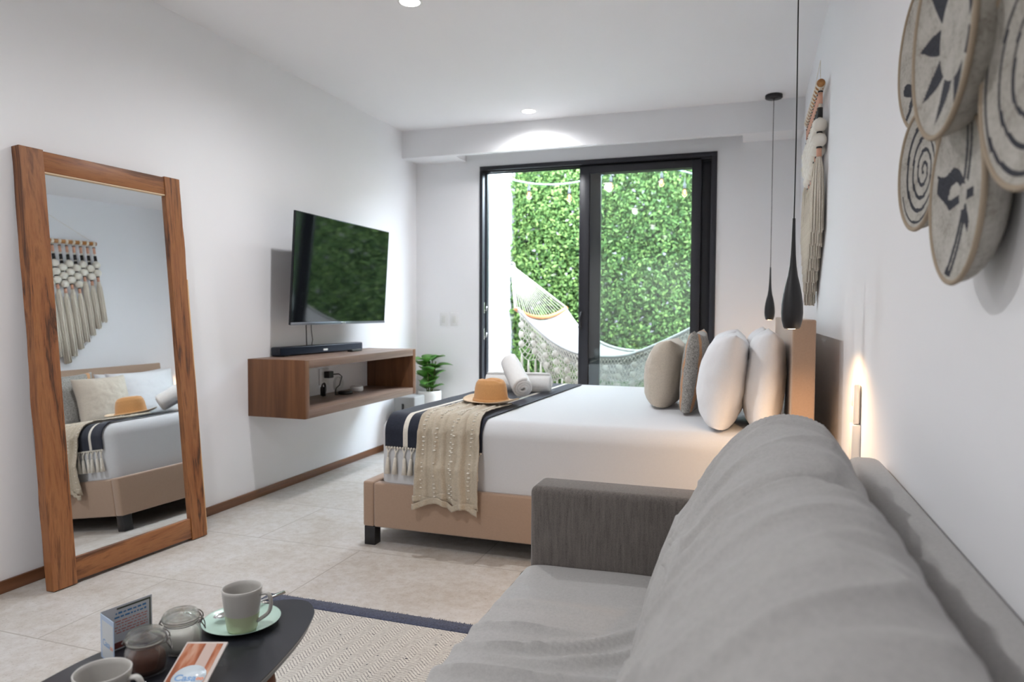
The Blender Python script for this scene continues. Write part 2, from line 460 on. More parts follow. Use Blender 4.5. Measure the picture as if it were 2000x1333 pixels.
# tufted stitch rows
tf = MB()
for u in (.10, .33, .56, .60, .86):
    for i in range(40):
        v = .03+i*.9/40
        if random.random() < .25: continue
        p = bt(u+random.uniform(-.008, .008), v); r = random.uniform(.0035, .006)
        s_ = 1 if p[2] < MT-.03 else 0
        tf.sphere((p[0], p[1]-(.004 if s_ else 0), p[2]+(0 if s_ else .004)), r, 6, sc=(1.8, 1, .8))
off(tf.obj('stitch_tufts', M_cream, BT), BT)['kind'] = 'stuff'
hm = MB()
def hem(k):
    def f(u, v):
        p = bt(u, 0); q = .03*v
        return (p[0], p[1]-.006*k-.004*math.sin(u*30+k), p[2]+.05-k*.02-q+.012*math.sin(u*12+k*2))
    return f
for k in (1, 2): hm.grid(hem(k), 60, 4)
off(hm.obj('ruffled_hem', M_sand, BT, solid=.003), BT)

# ------------------------------------------------------------------ hat, towels
M_hat = fabric('tan_felt', (202, 150, 98), 900, .15, .06)
M_hatb = fabric('pale_straw_felt', (214, 190, 160), 900, .2, .06)
H_ = thing('fedora_hat', 'tan felt fedora with pale brim lying on the bed throws', 'hat', (-1.335, 3.60, MT+.03))
def hat_surf(u, v):
    a = u*2*pi; ca, sa = math.cos(a), math.sin(a)
    prof = [(.102, .004), (.097, .012), (.094, .04), (.090, .075), (.084, .1), (.072, .118), (.05, .125), (.02, .118), (.0003, .112)]
    q = v*(len(prof)-1); i = min(int(q), len(prof)-2); f = q-i
    r = prof[i][0]*(1-f)+prof[i+1][0]*f; z = prof[i][1]*(1-f)+prof[i+1][1]*f
    z -= .03*math.exp(-((sa*r)/.018)**2)*(1 if v > .55 else 0)*min(1, (v-.55)*4 if v > .55 else 0)
    pin = 1-.16*math.exp(-((ca-.9)/.3)**2)*v
    return (r*ca*1.05, r*sa*.9*pin, z)
part('crown', MB().grid(hat_surf, 64, 40, closed_u=True), M_hat, H_, solid=.003)
def brim(u, v):
    a = u*2*pi; r = .094+.062*v
    z = .004+.010*math.cos(2*a)*v*v+.012*v*v+.004*math.sin(3*a)*v
    return (r*math.cos(a)*1.08, r*math.sin(a)*.92, z)
part('brim', MB().grid(brim, 72, 8, closed_u=True), M_hatb, H_, solid=.003)
part('hat_band', MB().lathe([(.1035, .002), (.1, .02)], 64, caps=False, M=Matrix.Diagonal((1.06, .92, 1, 1))), M_hat, H_, solid=.003)
H_.rotation_euler = (.0, 0, -.5)

M_towel = fabric('white_terry', (235, 234, 232), 420, .9, .05)
def towel(label, loc, rot, L, r):
    t = thing('rolled_towel', label, 'towel', loc, 0, 'rolled white towels'); t.rotation_euler = rot
    m = MB(); turns = 3.3; th_ = r/turns*.92
    def f(u, v):
        a = u*turns*2*pi; rr = .012+(r-.012)*u
        e = 1-.05*abs(2*v-1)**6
        rr = rr*e+.0015*noise.noise(Vector((u*40, v*8, r*50)))
        x = (v-.5)*L*(1-.06*u*u)
        return (x, rr*math.cos(a), rr*math.sin(a))
    m.grid(f, 120, 24); part('towel_roll', m, M_towel, t, solid=th_*.82)
    return t
TA = towel('white rolled towel leaning on top of another roll', (0, 0, 0), (0, 0, 0), .33, .062)
_a, _b = Vector((-1.245, 3.90, MT+.075)), Vector((-1.40, 4.13, MT+.20))
TA.location = _a.lerp(_b, .52); TA.rotation_euler = (_b-_a).to_track_quat('X', 'Z').to_euler()
towel('white rolled towel lying flat behind the tan hat', (-1.395, 4.27, MT+.071), (0, 0, .12), .43, .06)

# ------------------------------------------------------------------ pillows
def pillow_mesh(w, hgt, t, mfn=None, fb=.5, puff=.30, seam=True, n=44, dog=.085, seed=0):
    m = MB()
    def side(sg):
        def f(u, v):
            a = 2*u-1; b = 2*v-1
            ea = 1-dog*(1-b*b)*1.0; eb = 1-dog*(1-a*a)
            x = a*w/2*(1-dog*1.1*(1-b*b)); y = b*hgt/2*(1-dog*1.1*(1-a*a))
            th = t*(fb if sg < 0 else 1-fb)*max(0, 1-a**2)**.5*max(0, 1-b**2)**(puff if b > 0 else puff*.8)
            y = max(y, -hgt/2*(1-dog*1.05))
            wr = .006*noise.noise(Vector((a*3+seed, b*3, sg*5)))*min(1, th/(t*.2))+.003*noise.noise(Vector((a*9+seed, b*7, sg*5)))*min(1, th/(t*.2))
            return (sg*(th+wr) if th > 0 else 0, x, y)
        return f
    m.grid(side(1), n, n, mfn=mfn); m.grid(side(-1), n, n, mfn=mfn)
    return m
M_linen = fabric('oatmeal_linen', (192, 180, 164), 700, .5, .10)
M_pat = fabric('grey_flecked_weave', (150, 146, 140), 260, 1.0, .45)
M_orange = fabric('ochre_stripe', (190, 140, 100), 400, .6, .2)
M_pill = fabric('white_pillow_cotton', (228, 227, 228), 1200, .08, .02)
def pillow(name, label, cat, loc, rot, w, hgt, t, mats, mfn=None, group=None, seed=0, **k):
    o = pillow_mesh(w, hgt, t, mfn, seed=seed, **k).obj(name, mats, weld=True)
    o.location = loc; o.rotation_euler = rot
    return tag(o, label, cat, group)
# lean: rotation about Y tips the top towards the headboard (+X)
pillow('cushion', 'oatmeal linen square cushion standing in front on the bed', 'cushion', (-.425, 4.03, MT+.187), (0, .16, 0), .45, .385, .235, M_linen, seed=1, fb=.56)
pillow('cushion', 'grey flecked cushion with ochre stripes behind the oatmeal one', 'cushion', (-.27, 3.85, MT+.215), (0, .10, -.04), .48, .44, .13, [M_pat, M_orange],
       mfn=lambda u, v: 1 if (.06 < u < .13 or .87 < u < .94) else 0, seed=2, puff=.28)
G = 'white sleeping pillows against the headboard'
pillow('pillow', 'plump white pillow on near side, front one of pair', 'pillow', (-.085, 3.48, MT+.212), (0, .16, 0), .66, .44, .235, M_pill, group=G, seed=3, puff=.31, fb=.60)
pillow('pillow', 'plump white pillow on near side resting against headboard', 'pillow', (.082, 3.45, MT+.218), (0, .06, .0), .68, .46, .19, M_pill, group=G, seed=4, puff=.28, fb=.56)
pillow('pillow', 'white pillow on far side of bed, front one of pair', 'pillow', (-.10, 4.64, MT+.205), (0, .12, 0), .66, .43, .25, M_pill, group=G, seed=5, puff=.28, fb=.62)
pillow('pillow', 'white pillow on far side of bed resting against headboard', 'pillow', (.078, 4.66, MT+.21), (0, .05, .0), .68, .45, .20, M_pill, group=G, seed=6, puff=.28, fb=.56)

# ------------------------------------------------------------------ sofa
M_sofa_shade = fabric('grey_linen_shaded', (104, 98, 94), 520, .6, .26, streak=(1, 1, .10))  # streaky cushion linen, darkened to put the arm's shade into its colour
M_sofac = fabric('grey_linen_cushion', (170, 168, 166), 520, .5, .09)
SO = thing('grey_sofa', 'grey linen sofa with loose back cushions along right wall', 'sofa', (-.1, 1.2, 0))
def sp(name, mb, mat, **k): return off(mb.obj(name, mat, SO, **k), SO)
Y0, Y1 = .36, 1.985
sp('base', MB().box((-.595, Y0+.001, .06), (.30, Y1-.001, .28), .012, 3), M_sofa_shade)
sp('back_frame', MB().box((.255, .22, .06), (.352, 2.122, .793), .035, 5), M_sofac)
sp('arm', MB().box((-.612, Y1, .06), (.252, 2.122, .662), .022, 5), M_sofa_shade)
sp('arm', MB().box((-.612, .22, .06), (.252, Y0, .662), .022, 5), M_sofa_shade)
for x in (-.56, .25):
    for y in (.29, 2.05): sp('leg', MB().lathe([(.016, .0135), (.024, .0605)], 16, M=T(x, y, 0)), M_black)
def ridge(x, y, c, ang, wd, ln, amp, curve=0):
    dx, dy = x-c[0], y-c[1]; a = dx*math.cos(ang)+dy*math.sin(ang); b = -dx*math.sin(ang)+dy*math.cos(ang)-curve*a*a
    return amp*math.exp(-(b/wd)**2-(a/ln)**2)
RID = [((-.50, 1.52), -.05, .012, .16, .009, .8), ((-.42, 1.42), .25, .013, .22, .012, 1.6), ((-.30, 1.40), .5, .014, .16, .010, 2.2), ((-.48, 1.30), .0, .014, .25, .011, .6),
       ((-.36, 1.22), .2, .016, .25, .012, 1.2), ((-.25, 1.55), .9, .014, .14, .007, 1.5), ((-.50, 1.15), -.1, .015, .2, .010, .3), ((-.40, 1.05), .15, .017, .28, .012, .8), ((-.45, 1.66), -.15, .02, .16, .005, .2), ((-.35, .9), .0, .02, .3, .01, .4)]
def seat(u, v):
    # closed box-like cushion: u around the (x,z) section, v along y
    hw, hh = .42, .095; cx_, cz = -.205, .355
    a = u*2*pi; c, s_ = math.cos(a), math.sin(a); p = 8.0
    d = (abs(c)**p+abs(s_)**p)**(1/p); x = cx_+hw*c/d; z = cz+hh*s_/d
    e = abs(2*v-1); k = 1-.06*max(0, (e-.93)/.07)**2
    y = Y0+.003+(Y1-Y0-.006)*v
    z = cz+(z-cz)*k
    if z > cz+hh*.6:
        z += .018*(1-((x-cx_)/hw)**2)*(1-e**4)-.012
        for r_ in RID: z += ridge(x, y, *r_)*1.9*(1-e**6)
        z += .004*noise.noise(Vector((x*5, y*16, 0)))
    return (x, y, z)
m = MB(); m.grid(seat, 220, 150, closed_u=True)
m.f.append(tuple(range(220))[::-1]); m.m.append(0); m.sm.append(False)
m.f.append(tuple(150*220+i for i in range(220))); m.m.append(0); m.sm.append(False)
sp('seat_cushion', m, M_sofac, edge=60)
PR = [(-.205, .452), (-.195, .54), (-.165, .63), (-.125, .72), (-.07, .81), (.0, .885), (.06, .918), (.12, .922), (.165, .905), (.197, .872), (.215, .80), (.222, .70), (.215, .60), (.19, .52), (.12, .458), (-.02, .447), (-.14, .445)]
def prof_pt(u):
    n = len(PR); q = (u % 1)*n; i = int(q) % n; f = q-int(q)
    P0, P1, P2, P3 = (PR[(i+k) % n] for k in (-1, 0, 1, 2))
    def cr(a, b, c, d): return .5*((2*b)+(-a+c)*f+(2*a-5*b+4*c-d)*f*f+(-a+3*b-3*c+d)*f**3)
    return cr(P0[0], P1[0], P2[0], P3[0]), cr(P0[1], P1[1], P2[1], P3[1])
def backc(ya, yb, seed):
    NU, NV = 200, 130
    def f(u, v):
        x, z = prof_pt(u); cx_, cz = .03, .68
        e = 2*v-1; y = (ya+yb)/2+(yb-ya)/2*e
        k = (max(0, 1-abs(e)**5))**.5; kk = .80+.20*k
        nx, nz = x-cx_, z-cz; L = math.hypot(nx, nz)+1e-6
        # seam corner stays out: less shrink near the top back corner
        corner = math.exp(-((x-.197)**2+(z-.872)**2)/.0012)
        kk = kk+(1-kk)*corner*.8
        x2, z2 = cx_+nx*kk, cz+nz*kk
        ang = math.atan2(nz, nx)
        yy = y+.10*(x+.1)+.05*math.sin(ang*2+seed)
        n1 = noise.noise(Vector((yy*10+seed*3, ang*.9, seed)))
        n2 = noise.noise(Vector((yy*27+seed, ang*1.8, seed+9)))
        w = .016*(1-abs(n1))**5+.004*n2+.014*noise.noise(Vector((yy*4, ang*.7, seed+20)))
        w *= (.35+.65*k)*(1-.85*max(0, min(1, (x-.15)/.05)))
        return (x2+nx/L*w, y, max(z2+nz/L*w, .452 if z < .5 else 0))
    m = MB(); m.grid(f, NU, NV, closed_u=True)
    for b_, rev in ((0, True), (NV*NU, False)):
        idx = [b_+i for i in range(NU)]; m.f.append(tuple(idx[::-1] if rev else idx)); m.m.append(0); m.sm.append(True)
    return m
sp('back_cushion', backc(1.265, 1.955, 1.3), M_sofac)
sp('back_cushion', backc(.50, 1.262, 4.1), M_sofac)

# ------------------------------------------------------------------ mirror
MI = thing('leaning_mirror', 'tall wooden-framed floor mirror leaning against left wall', 'mirror', (-2.701, 2.541, .005))
MI.rotation_euler = (0, -.086, -.058)
wc = [(.30, lin((50, 28, 16))), (.41, lin((108, 64, 34))), (.49, lin((152, 98, 56))), (.57, lin((130, 78, 42))), (.62, lin((66, 38, 21))), (.68, lin((124, 74, 40))), (.8, lin((158, 104, 60)))]
M_wv = wood('rosewood_stile', 2, wc, 1.3, .48, 1.6, .10, 0); M_wh = wood('rosewood_rail', 1, wc, 1.3, .48, 1.4, .08, 0)
M_sap = wood('pale_sapwood', 2, [(.3, lin((196, 150, 100))), (.7, lin((224, 190, 145)))], 1)
M_sap_h = wood('pale_sapwood_rail', 1, [(.3, lin((206, 176, 140))), (.7, lin((226, 204, 172)))], 1)
def live(y0, y1, z0, z1, wob_side, seed, mats):
    """a stile with slightly wavy outer edge"""
    m = MB(); n = 30; x0, x1 = -.047, 0.0
    vs = []; fs = []
    for i in range(n+1):
        z = z0+(z1-z0)*i/n; w = .010*noise.noise(Vector((seed, z*2.1, 0)))+.004*noise.noise(Vector((seed, z*7, 1)))
        a = y0+(w if wob_side < 0 else 0); b = y1+(w if wob_side > 0 else 0)
        vs += [(x0, a, z), (x1, a, z), (x1, b, z), (x0, b, z)]
    for i in range(n):
        for k in range(4): fs.append((i*4+k, i*4+(k+1) % 4, (i+1)*4+(k+1) % 4, (i+1)*4+k))
    fs += [(0, 3, 2, 1), tuple(n*4+k for k in range(4))]
    m.add(vs, fs, 0, False); return m
YA, YBm, ZT = -.422, .400, 1.868
part('frame_stile', live(YA, YA+.104, 0, ZT, -1, 3, 0), M_wv, MI)
part('frame_stile', live(YBm-.094, YBm, 0, ZT, 1, 8, 0), M_wv, MI)
part('frame_rail', MB().box((-.045, YA+.104, ZT-.092), (-.003, YBm-.094, ZT-.004), .003), M_wh, MI)
part('frame_rail', MB().box((-.045, YA+.104, .010), (-.003, YBm-.094, .110), .003), M_wh, MI)
part('mirror_glass', MB().box((-.021, YA+.102, .108), (-.015, YBm-.092, ZT-.090)), M_mirror, MI)
part('sapwood_edge', MB().box((-.0148, YA+.104, ZT-.099), (-.004, YBm-.094, ZT-.092), .002), M_sap_h, MI)['label'] = 'pale sapwood strip under the top rail'
part('sapwood_edge', MB().box((-.042, YBm+.002, .02), (-.006, YBm+.012, ZT*.72), .003), M_sap, MI)['label'] = 'pale sapwood strip along the right stile'

# ------------------------------------------------------------------ television
M_scr = NT('glossy_black_screen'); M_scr.set(Base_Color=(.004, .005, .007, 1), Roughness=.05, IOR=1.5); M_scr = M_scr.m
TVt = thing('television', 'large flat television on left wall reflecting green hedge', 'television', (-2.705, 4.33, 1.45))
TVt.rotation_euler = (0, .062, .022)
Wt, Ht = 1.245, .715
part('screen', MB().box((-.004, -Wt/2+.006, -Ht/2+.018), (.0015, Wt/2-.006, Ht/2-.006)), M_scr, TVt)
part('bezel', MB().box((-.014, -Wt/2, -Ht/2), (.0, Wt/2, Ht/2), .003), plain('dark_bezel', (40, 42, 46), .3, .6), TVt)
part('lower_trim', MB().box((-.006, -Wt/2+.002, -Ht/2-.001), (.0035, Wt/2-.002, -Ht/2+.016), .002), plain('silver_trim', (130, 135, 145), .3, .9), TVt)
part('rear_housing', MB().box((-.055, -Wt*.36, -Ht/2+.02), (-.014, Wt*.36, Ht*.12), .012, 3), M_black_pl, TVt)
part('brand_badge', MB().box((.0035, -.03, -Ht/2+.003), (.005, .03, -Ht/2+.013), .001), M_chrome, TVt)
arm_ = MB(); arm_.box((-.07, -.2, -.12), (-.055, .2, .12), .002); arm_.box((-.19, -.03, -.03), (-.07, .03, .03), .002); arm_.box((-.205, -.1, -.15), (-.188, .1, .15), .002)
part('wall_bracket', arm_, M_black, TVt)
cb = MB(); cb.tube([(-2.88, 4.13, 1.15), (-2.90, 4.14, 1.08), (-2.905, 4.15, 1.0), (-2.91, 4.16, .93), (-2.915, 4.16, .895)], .0035, 6); cb.tube([(-2.88, 4.17, 1.15), (-2.90, 4.20, 1.05), (-2.90, 4.215, .98), (-2.915, 4.21, .895)], .0025, 6)
tag(cb.obj('cable', M_black_pl), 'thin dark cables hanging from the television to the shelf', 'cable')

# ------------------------------------------------------------------ wall shelf
wk = [(.3, lin((96, 74, 62))), (.5, lin((130, 106, 92))), (.7, lin((152, 130, 116)))]
M_shy = wood('walnut_board', 1, wk, 1.6, .45, .5, .05); M_shv = wood('walnut_side', 2, [(.3, lin((84, 50, 28))), (.5, lin((112, 72, 43))), (.7, lin((130, 88, 55)))], 1.6, .45, .8, .06)
SH = thing('wall_shelf', 'floating walnut box shelf mounted under the television', 'shelf', (-2.72, 4.31, .53))
XS, ys0, ys1, zs0, zs1 = -2.515, 3.575, 5.05, .53, .885
def shp(name, mb, mat): return off(mb.obj(name, mat, SH), SH)
shp('top_board', MB().box((XL+.001, ys0+.0455, zs1-.05), (XS, ys1-.0455, zs1), .001), M_shy)
shp('bottom_board', MB().box((XL+.001, ys0+.0455, zs0), (XS, ys1-.0455, zs0+.05), .001), M_shy)
shp('side_panel', MB().box((XL+.001, ys0, zs0), (XS, ys0+.045, zs1), .001), M_shv)
shp('side_panel', MB().box((XL+.001, ys1-.045, zs0), (XS, ys1, zs1), .001), M_shv)
SB = thing('soundbar', 'long black soundbar lying on top of the walnut shelf', 'soundbar', (-2.865, 4.26, zs1), -.05)
part('cabinet', MB().box((-.035, -.475, .004), (.035, .475, .062), .01, 3), plain('dark_navy_plastic', (22, 30, 44), .4), SB)
part('grille', MB().box((.034, -.465, .010), (.038, .465, .056), .002), fabric('speaker_cloth', (24, 36, 54), 1500, .5, .2), SB)
part('foot', MB().box((-.03, -.42, 0), (.03, -.38, .005)), M_black_pl, SB); part('foot', MB().box((-.03, .38, 0), (.03, .42, .005)), M_black_pl, SB)
part('badge', MB().box((.038, -.02, .02), (.0395, .03, .034), .001), M_white_pl, SB)
RC = thing('remote_control', 'black remote control lying beside the soundbar', 'remote control', (-2.765, 4.55, zs1), .12)
part('body', MB().box((-.022, -.085, 0), (.022, .085, .016), .006, 3), M_black_pl, RC)
bt_ = MB()
for i in range(5):
    for j in (-1, 0, 1): bt_.box((j*.012-.004, -.06+i*.02, .0155), (j*.012+.004, -.05+i*.02, .0175), .001)
part('button_pad', bt_, plain('grey_rubber', (70, 72, 76), .7), RC)
OU = thing('wall_outlet', 'white wall outlet inside the walnut shelf', 'outlet', (XL, 4.39, .705))
part('plate', MB().box((0, -.06, -.06), (.008, .06, .06), .003), M_white_pl, OU); part('socket_face', MB().box((.008, -.03, -.035), (.010, .03, .035), .001), M_ceramic_w, OU)
PLg = thing('power_plug', 'black power adapter plugged into the shelf outlet', 'power adapter', (XL+.010, 4.41, .72))
part('adapter', MB().box((0, -.032, -.025), (.045, .03, .025), .006, 3), M_black_pl, PLg)
part('cord', MB().tube([(.045, .03, 0), (.06, .075, 0), (.075, .09, -.02), (.08, .05, -.08), (.085, .0, -.095), (.09, -.02, -.115), (.105, -.045, -.137), (.12, -.06, -.138), (.135, -.05, -.137)], .004, 6), M_black_pl, PLg)
cl = MB()
for k in range(3): cl.tube([(-2.83+.004*k, 4.235+.022*math.cos(a), .628+.045*math.sin(a)+.003*k) for a in [i*2*pi/16 for i in range(16)]], .0035, 6, closed=True)
cl.box((-2.85, 4.228, .585), (-2.81, 4.242, .65), .003)
tag(cl.obj('charging_cable', M_black_pl), 'coiled black charging cable standing in the walnut shelf', 'cable')
wcb = MB()
for k in range(3): wcb.tube([(-2.895+.005*k, 4.52+.055*math.cos(a)+.004*k, .64+.055*math.sin(a)) for a in [i*2*pi/20 for i in range(20)]], .003, 6, closed=True)
tag(wcb.obj('charging_cable', M_white_pl), 'coiled white cable leaning on the wall inside the shelf', 'cable')
tag(MB().lathe([(.001, 0), (.052, 0), (.055, .006), (.052, .020), (.04, .024), (.001, .024)], 32, caps=False, M=T(-2.78, 4.44, .58)).obj('media_puck', M_black_pl), 'round black media puck in the walnut shelf', 'device')
tag(MB().lathe([(.001, 0), (.044, 0), (.05, .008), (.05, .03), (.045, .038), (.001, .04)], 32, caps=False, M=T(-2.80, 4.63, .58)).obj('smart_puck', M_white_pl), 'round white puck device beside the black one in the shelf', 'device')

# ------------------------------------------------------------------ switches on back wall
for i, (x, lb) in enumerate(((-2.65, 'flat white switch plate on back wall, left of two'), (-2.545, 'flat white switch plate on back wall, right of two'))):
    t = thing('light_switch', lb, 'light switch', (x, YB, 1.115), 0, 'switch plates beside the sliding door')
    part('plate', MB().box((-.04, -.007, -.06), (.04, 0, .06), .003), M_white_pl, t); part('rocker', MB().box((-.018, -.011, -.033), (.018, -.007, .033), .002), M_ceramic_w, t)

# ------------------------------------------------------------------ grey box and plant in the corner
GB = thing('waste_bin', 'grey box bin with black slot handle in back corner', 'bin', (-2.76, 5.42, 0))
part('body', MB().box((-.10, -.10, 0), (.10, .10, .46), .012, 3), plain('warm_grey_plastic', (150, 150, 148), .5), GB)
part('handle', MB().box((-.02, -.106, .32), (.0, -.099, .40), .003), M_black_pl, GB)
PP = thing('potted_plant', 'green leafy plant in white pot in back corner', 'plant', (-2.70, 5.70, 0))
PP.location = (-2.70, 5.70, 0)
part('pot', MB().lathe([(.001, 0), (.085, 0), (.09, .01), (.105, .44), (.105, .478), (.097, .478), (.095, .44), (.001, .43)], 40, caps=False), M_ceramic_w, PP)
part('soil', MB().lathe([(.001, .445), (.095, .445), (.095, .425), (.001, .42)], 24, caps=False), plain('dark_soil', (50, 40, 32), .9, bump=.5), PP)
M_leaf = NT('glossy_green_leaf'); _n = M_leaf.noise(M_leaf.co(), 9, 3)
M_leaf.l(M_leaf.ramp(_n, [(.3, lin((38, 92, 22))), (.6, lin((92, 150, 60))), (.8, lin((130, 176, 100)))]), M_leaf.b.inputs['Base Color']); M_leaf.set(Roughness=.35); M_leaf = M_leaf.m
def leaf_blade(m, base, d, up, L, Wd_, curl=.3, mat=0):
    d = Vector(d).normalized(); side = d.cross(Vector(up)).normalized(); nrm = side.cross(d).normalized()
    vs = []; fs = []; n = 7
    for i in range(n+1):
        t = i/n; w = Wd_*math.sin(pi*min(1, t**.8*.97+.03))**.8*(1 if t < 1 else .02)
        p = Vector(base)+d*L*t+nrm*(-curl*L*t*t)
        for k in (-1, 0, 1): vs.append(p+side*w*k+nrm*abs(k)*w*.35)
    for i in range(n):
        for k in (0, 1): fs.append((i*3+k, i*3+k+1, (i+1)*3+k+1, (i+1)*3+k))
    m.add(vs, fs, mat)
st = MB(); stm = []
for k in range(4):
    a = k*1.6; q = [(.02*math.cos(a)*(1+2*s), .02*math.sin(a)*(1+2*s), .44+.30*s) for s in [i/6 for i in range(7)]]; st.tube(q, .006, 6); stm.append(q)
part('stem', st, plain('green_stem', (88, 100, 50), .6), PP)
for k in range(24):
    q = stm[k % 4]; b = q[1+(k*5) % 6]; a = k*2.4; el = random.uniform(.2, 1.2)
    lm = MB(); leaf_blade(lm, b, (math.cos(a), math.sin(a), el), (0, 0, 1), random.uniform(.12, .18), random.uniform(.060, .085), .3)
    part('leaf', lm, M_leaf, PP, solid=.0012)

# ------------------------------------------------------------------ rug
def rug_mat():
    t = NT('herringbone_wool'); v = t.co()
    sep = t.n('ShaderNodeSeparateXYZ'); t.l(v, sep.inputs[0])
    # zigzag columns run along Y; thin dark stripes slanted inside every column
    wob = t.math('MULTIPLY', t.noise(v, 30, 2), .006)
    cx_ = t.math('PINGPONG', t.math('ADD', sep.outputs[0], wob), .034)
    ph = t.math('ADD', sep.outputs[1], t.math('MULTIPLY', cx_, .9))
    st_ = t.math('FRACT', t.math('MULTIPLY', ph, 72))
    line = t.math('LESS_THAN', t.math('ABSOLUTE', t.math('SUBTRACT', st_, .5)), .17)
    col = t.mix(line, lin((214, 209, 200)), lin((120, 114, 112)))
    n = t.noise(v, 140, 4, .7)
    col = t.mix(.35, col, t.ramp(n, [(.35, lin((150, 145, 140))), (.6, lin((232, 228, 220)))]))
    spk = t.noise(v, 75, 1)
    col = t.mix(t.math('GREATER_THAN', spk, .74), col, lin((60, 60, 66)))
    t.l(col, t.b.inputs['Base Color']); t.set(Roughness=.95)
    t.bump(t.math('SUBTRACT', n, t.math('MULTIPLY', line, .8)), .6, .004); return t.m
M_rug = rug_mat()
M_rugn = fabric('navy_rug_border', (66, 72, 92), 260, 1.0, .5)
RU = thing('area_rug', 'cream herringbone rug with navy border under the coffee table', 'rug', (-.75, 1.4, 0))
def rp(n_, mb, mt_): return off(mb.obj(n_, mt_, RU), RU)
RX0, RX1, RY0, RY1 = -1.86, .30, .1, 2.395; bd = .072
rp('field', MB().box((RX0, RY0+bd, 0.0005), (RX1, RY1-bd, .011), .002), M_rug)
def fuzzy(x0, y0, x1, y1):
    m = MB(); m.box((x0, y0, .0005), (x1, y1, .013), .003)
    for i in range(900):
        x = random.uniform(x0, x1); y = random.choice((y1, random.uniform(y0, y1))); m.add([(x-.002, y-.004, .011), (x+.002, y-.004, .011), (x+random.uniform(-.003, .003), y+random.uniform(.001, .006), .012+random.uniform(0, .004))], [(0, 1, 2)])
    return m
rp('border', fuzzy(RX0, RY1-bd, RX1, RY1), M_rugn); rp('border', fuzzy(RX0, RY0, RX1, RY0+bd), M_rugn)

# ------------------------------------------------------------------ coffee table
TZ = .38
def smooth_closed(pts, n=10):
    out = []; N = len(pts)
    for i in range(N):
        P = [pts[(i+k) % N] for k in (-1, 0, 1, 2)]
        for j in range(n):
            f = j/n; out.append(tuple(.5*((2*P[1][c])+(-P[0][c]+P[2][c])*f+(2*P[0][c]-5*P[1][c]+4*P[2][c]-P[3][c])*f*f+(-P[0][c]+3*P[1][c]-3*P[2][c]+P[3][c])*f**3) for c in (0, 1)))
    return out
outl = smooth_closed([(-1.428, 1.05), (-1.428, 1.20), (-1.395, 1.32), (-1.335, 1.44), (-1.262, 1.555), (-1.21, 1.612), (-1.15, 1.628), (-1.095, 1.59), (-1.062, 1.53), (-1.033, 1.45), (-1.008, 1.35), (-.985, 1.22), (-.972, 1.05), (-.985, .86), (-1.05, .74), (-1.2, .70), (-1.35, .74), (-1.41, .88)])
CT = thing('coffee_table', 'black coffee table with rounded triangular top and wooden legs', 'table', (-1.2, 1.2, .011))
def cp(n_, mb, mt_, **k): return off(mb.obj(n_, mt_, CT, **k), CT)
M_tt = plain('black_table_laminate', (36, 37, 43), .32, spec=.5)
cen = (-1.2, 1.2)
def scl(k): return [(cen[0]+(x-cen[0])*k, cen[1]+(y-cen[1])*k) for x, y in outl]
tt = MB(); rings = [(1.0, TZ), (1.0, TZ-.004), (.975, TZ-.020)]
n_ = len(outl); vs = []
for k, z in rings: vs += [(x, y, z) for x, y in scl(k)]
fs = [tuple(range(n_)), tuple(range(2*n_, 3*n_))[::-1]]
for r_ in range(2): fs += [(r_*n_+i, r_*n_+(i+1) % n_, (r_+1)*n_+(i+1) % n_, (r_+1)*n_+i) for i in range(n_)]
tt.add(vs, fs, 0, False); cp('tabletop', tt, M_tt)
ed = MB(); vs = [(x, y, TZ-.0039) for x, y in scl(1.0015)]+[(x, y, TZ-.0062) for x, y in scl(1.0015)]
ed.tube([(x, y, TZ-.004) for x, y in scl(1.0)], .0011, 5, closed=True); cp('edge_band', ed, plain('pale_edge', (170, 165, 160), .4))
M_lw = wood('walnut_leg', 2, [(.3, lin((96, 52, 30))), (.7, lin((140, 84, 52)))], 2)
for (x, y, dx_, dy_) in ((-1.055, 1.335, .035, .05), (-1.35, 1.02, -.05, 0), (-1.08, .86, .04, -.05)):
    cp('leg', MB().tube([(x, y, TZ-.02), (x+dx_, y+dy_, .0135)], [.018, .010], 16), M_lw)

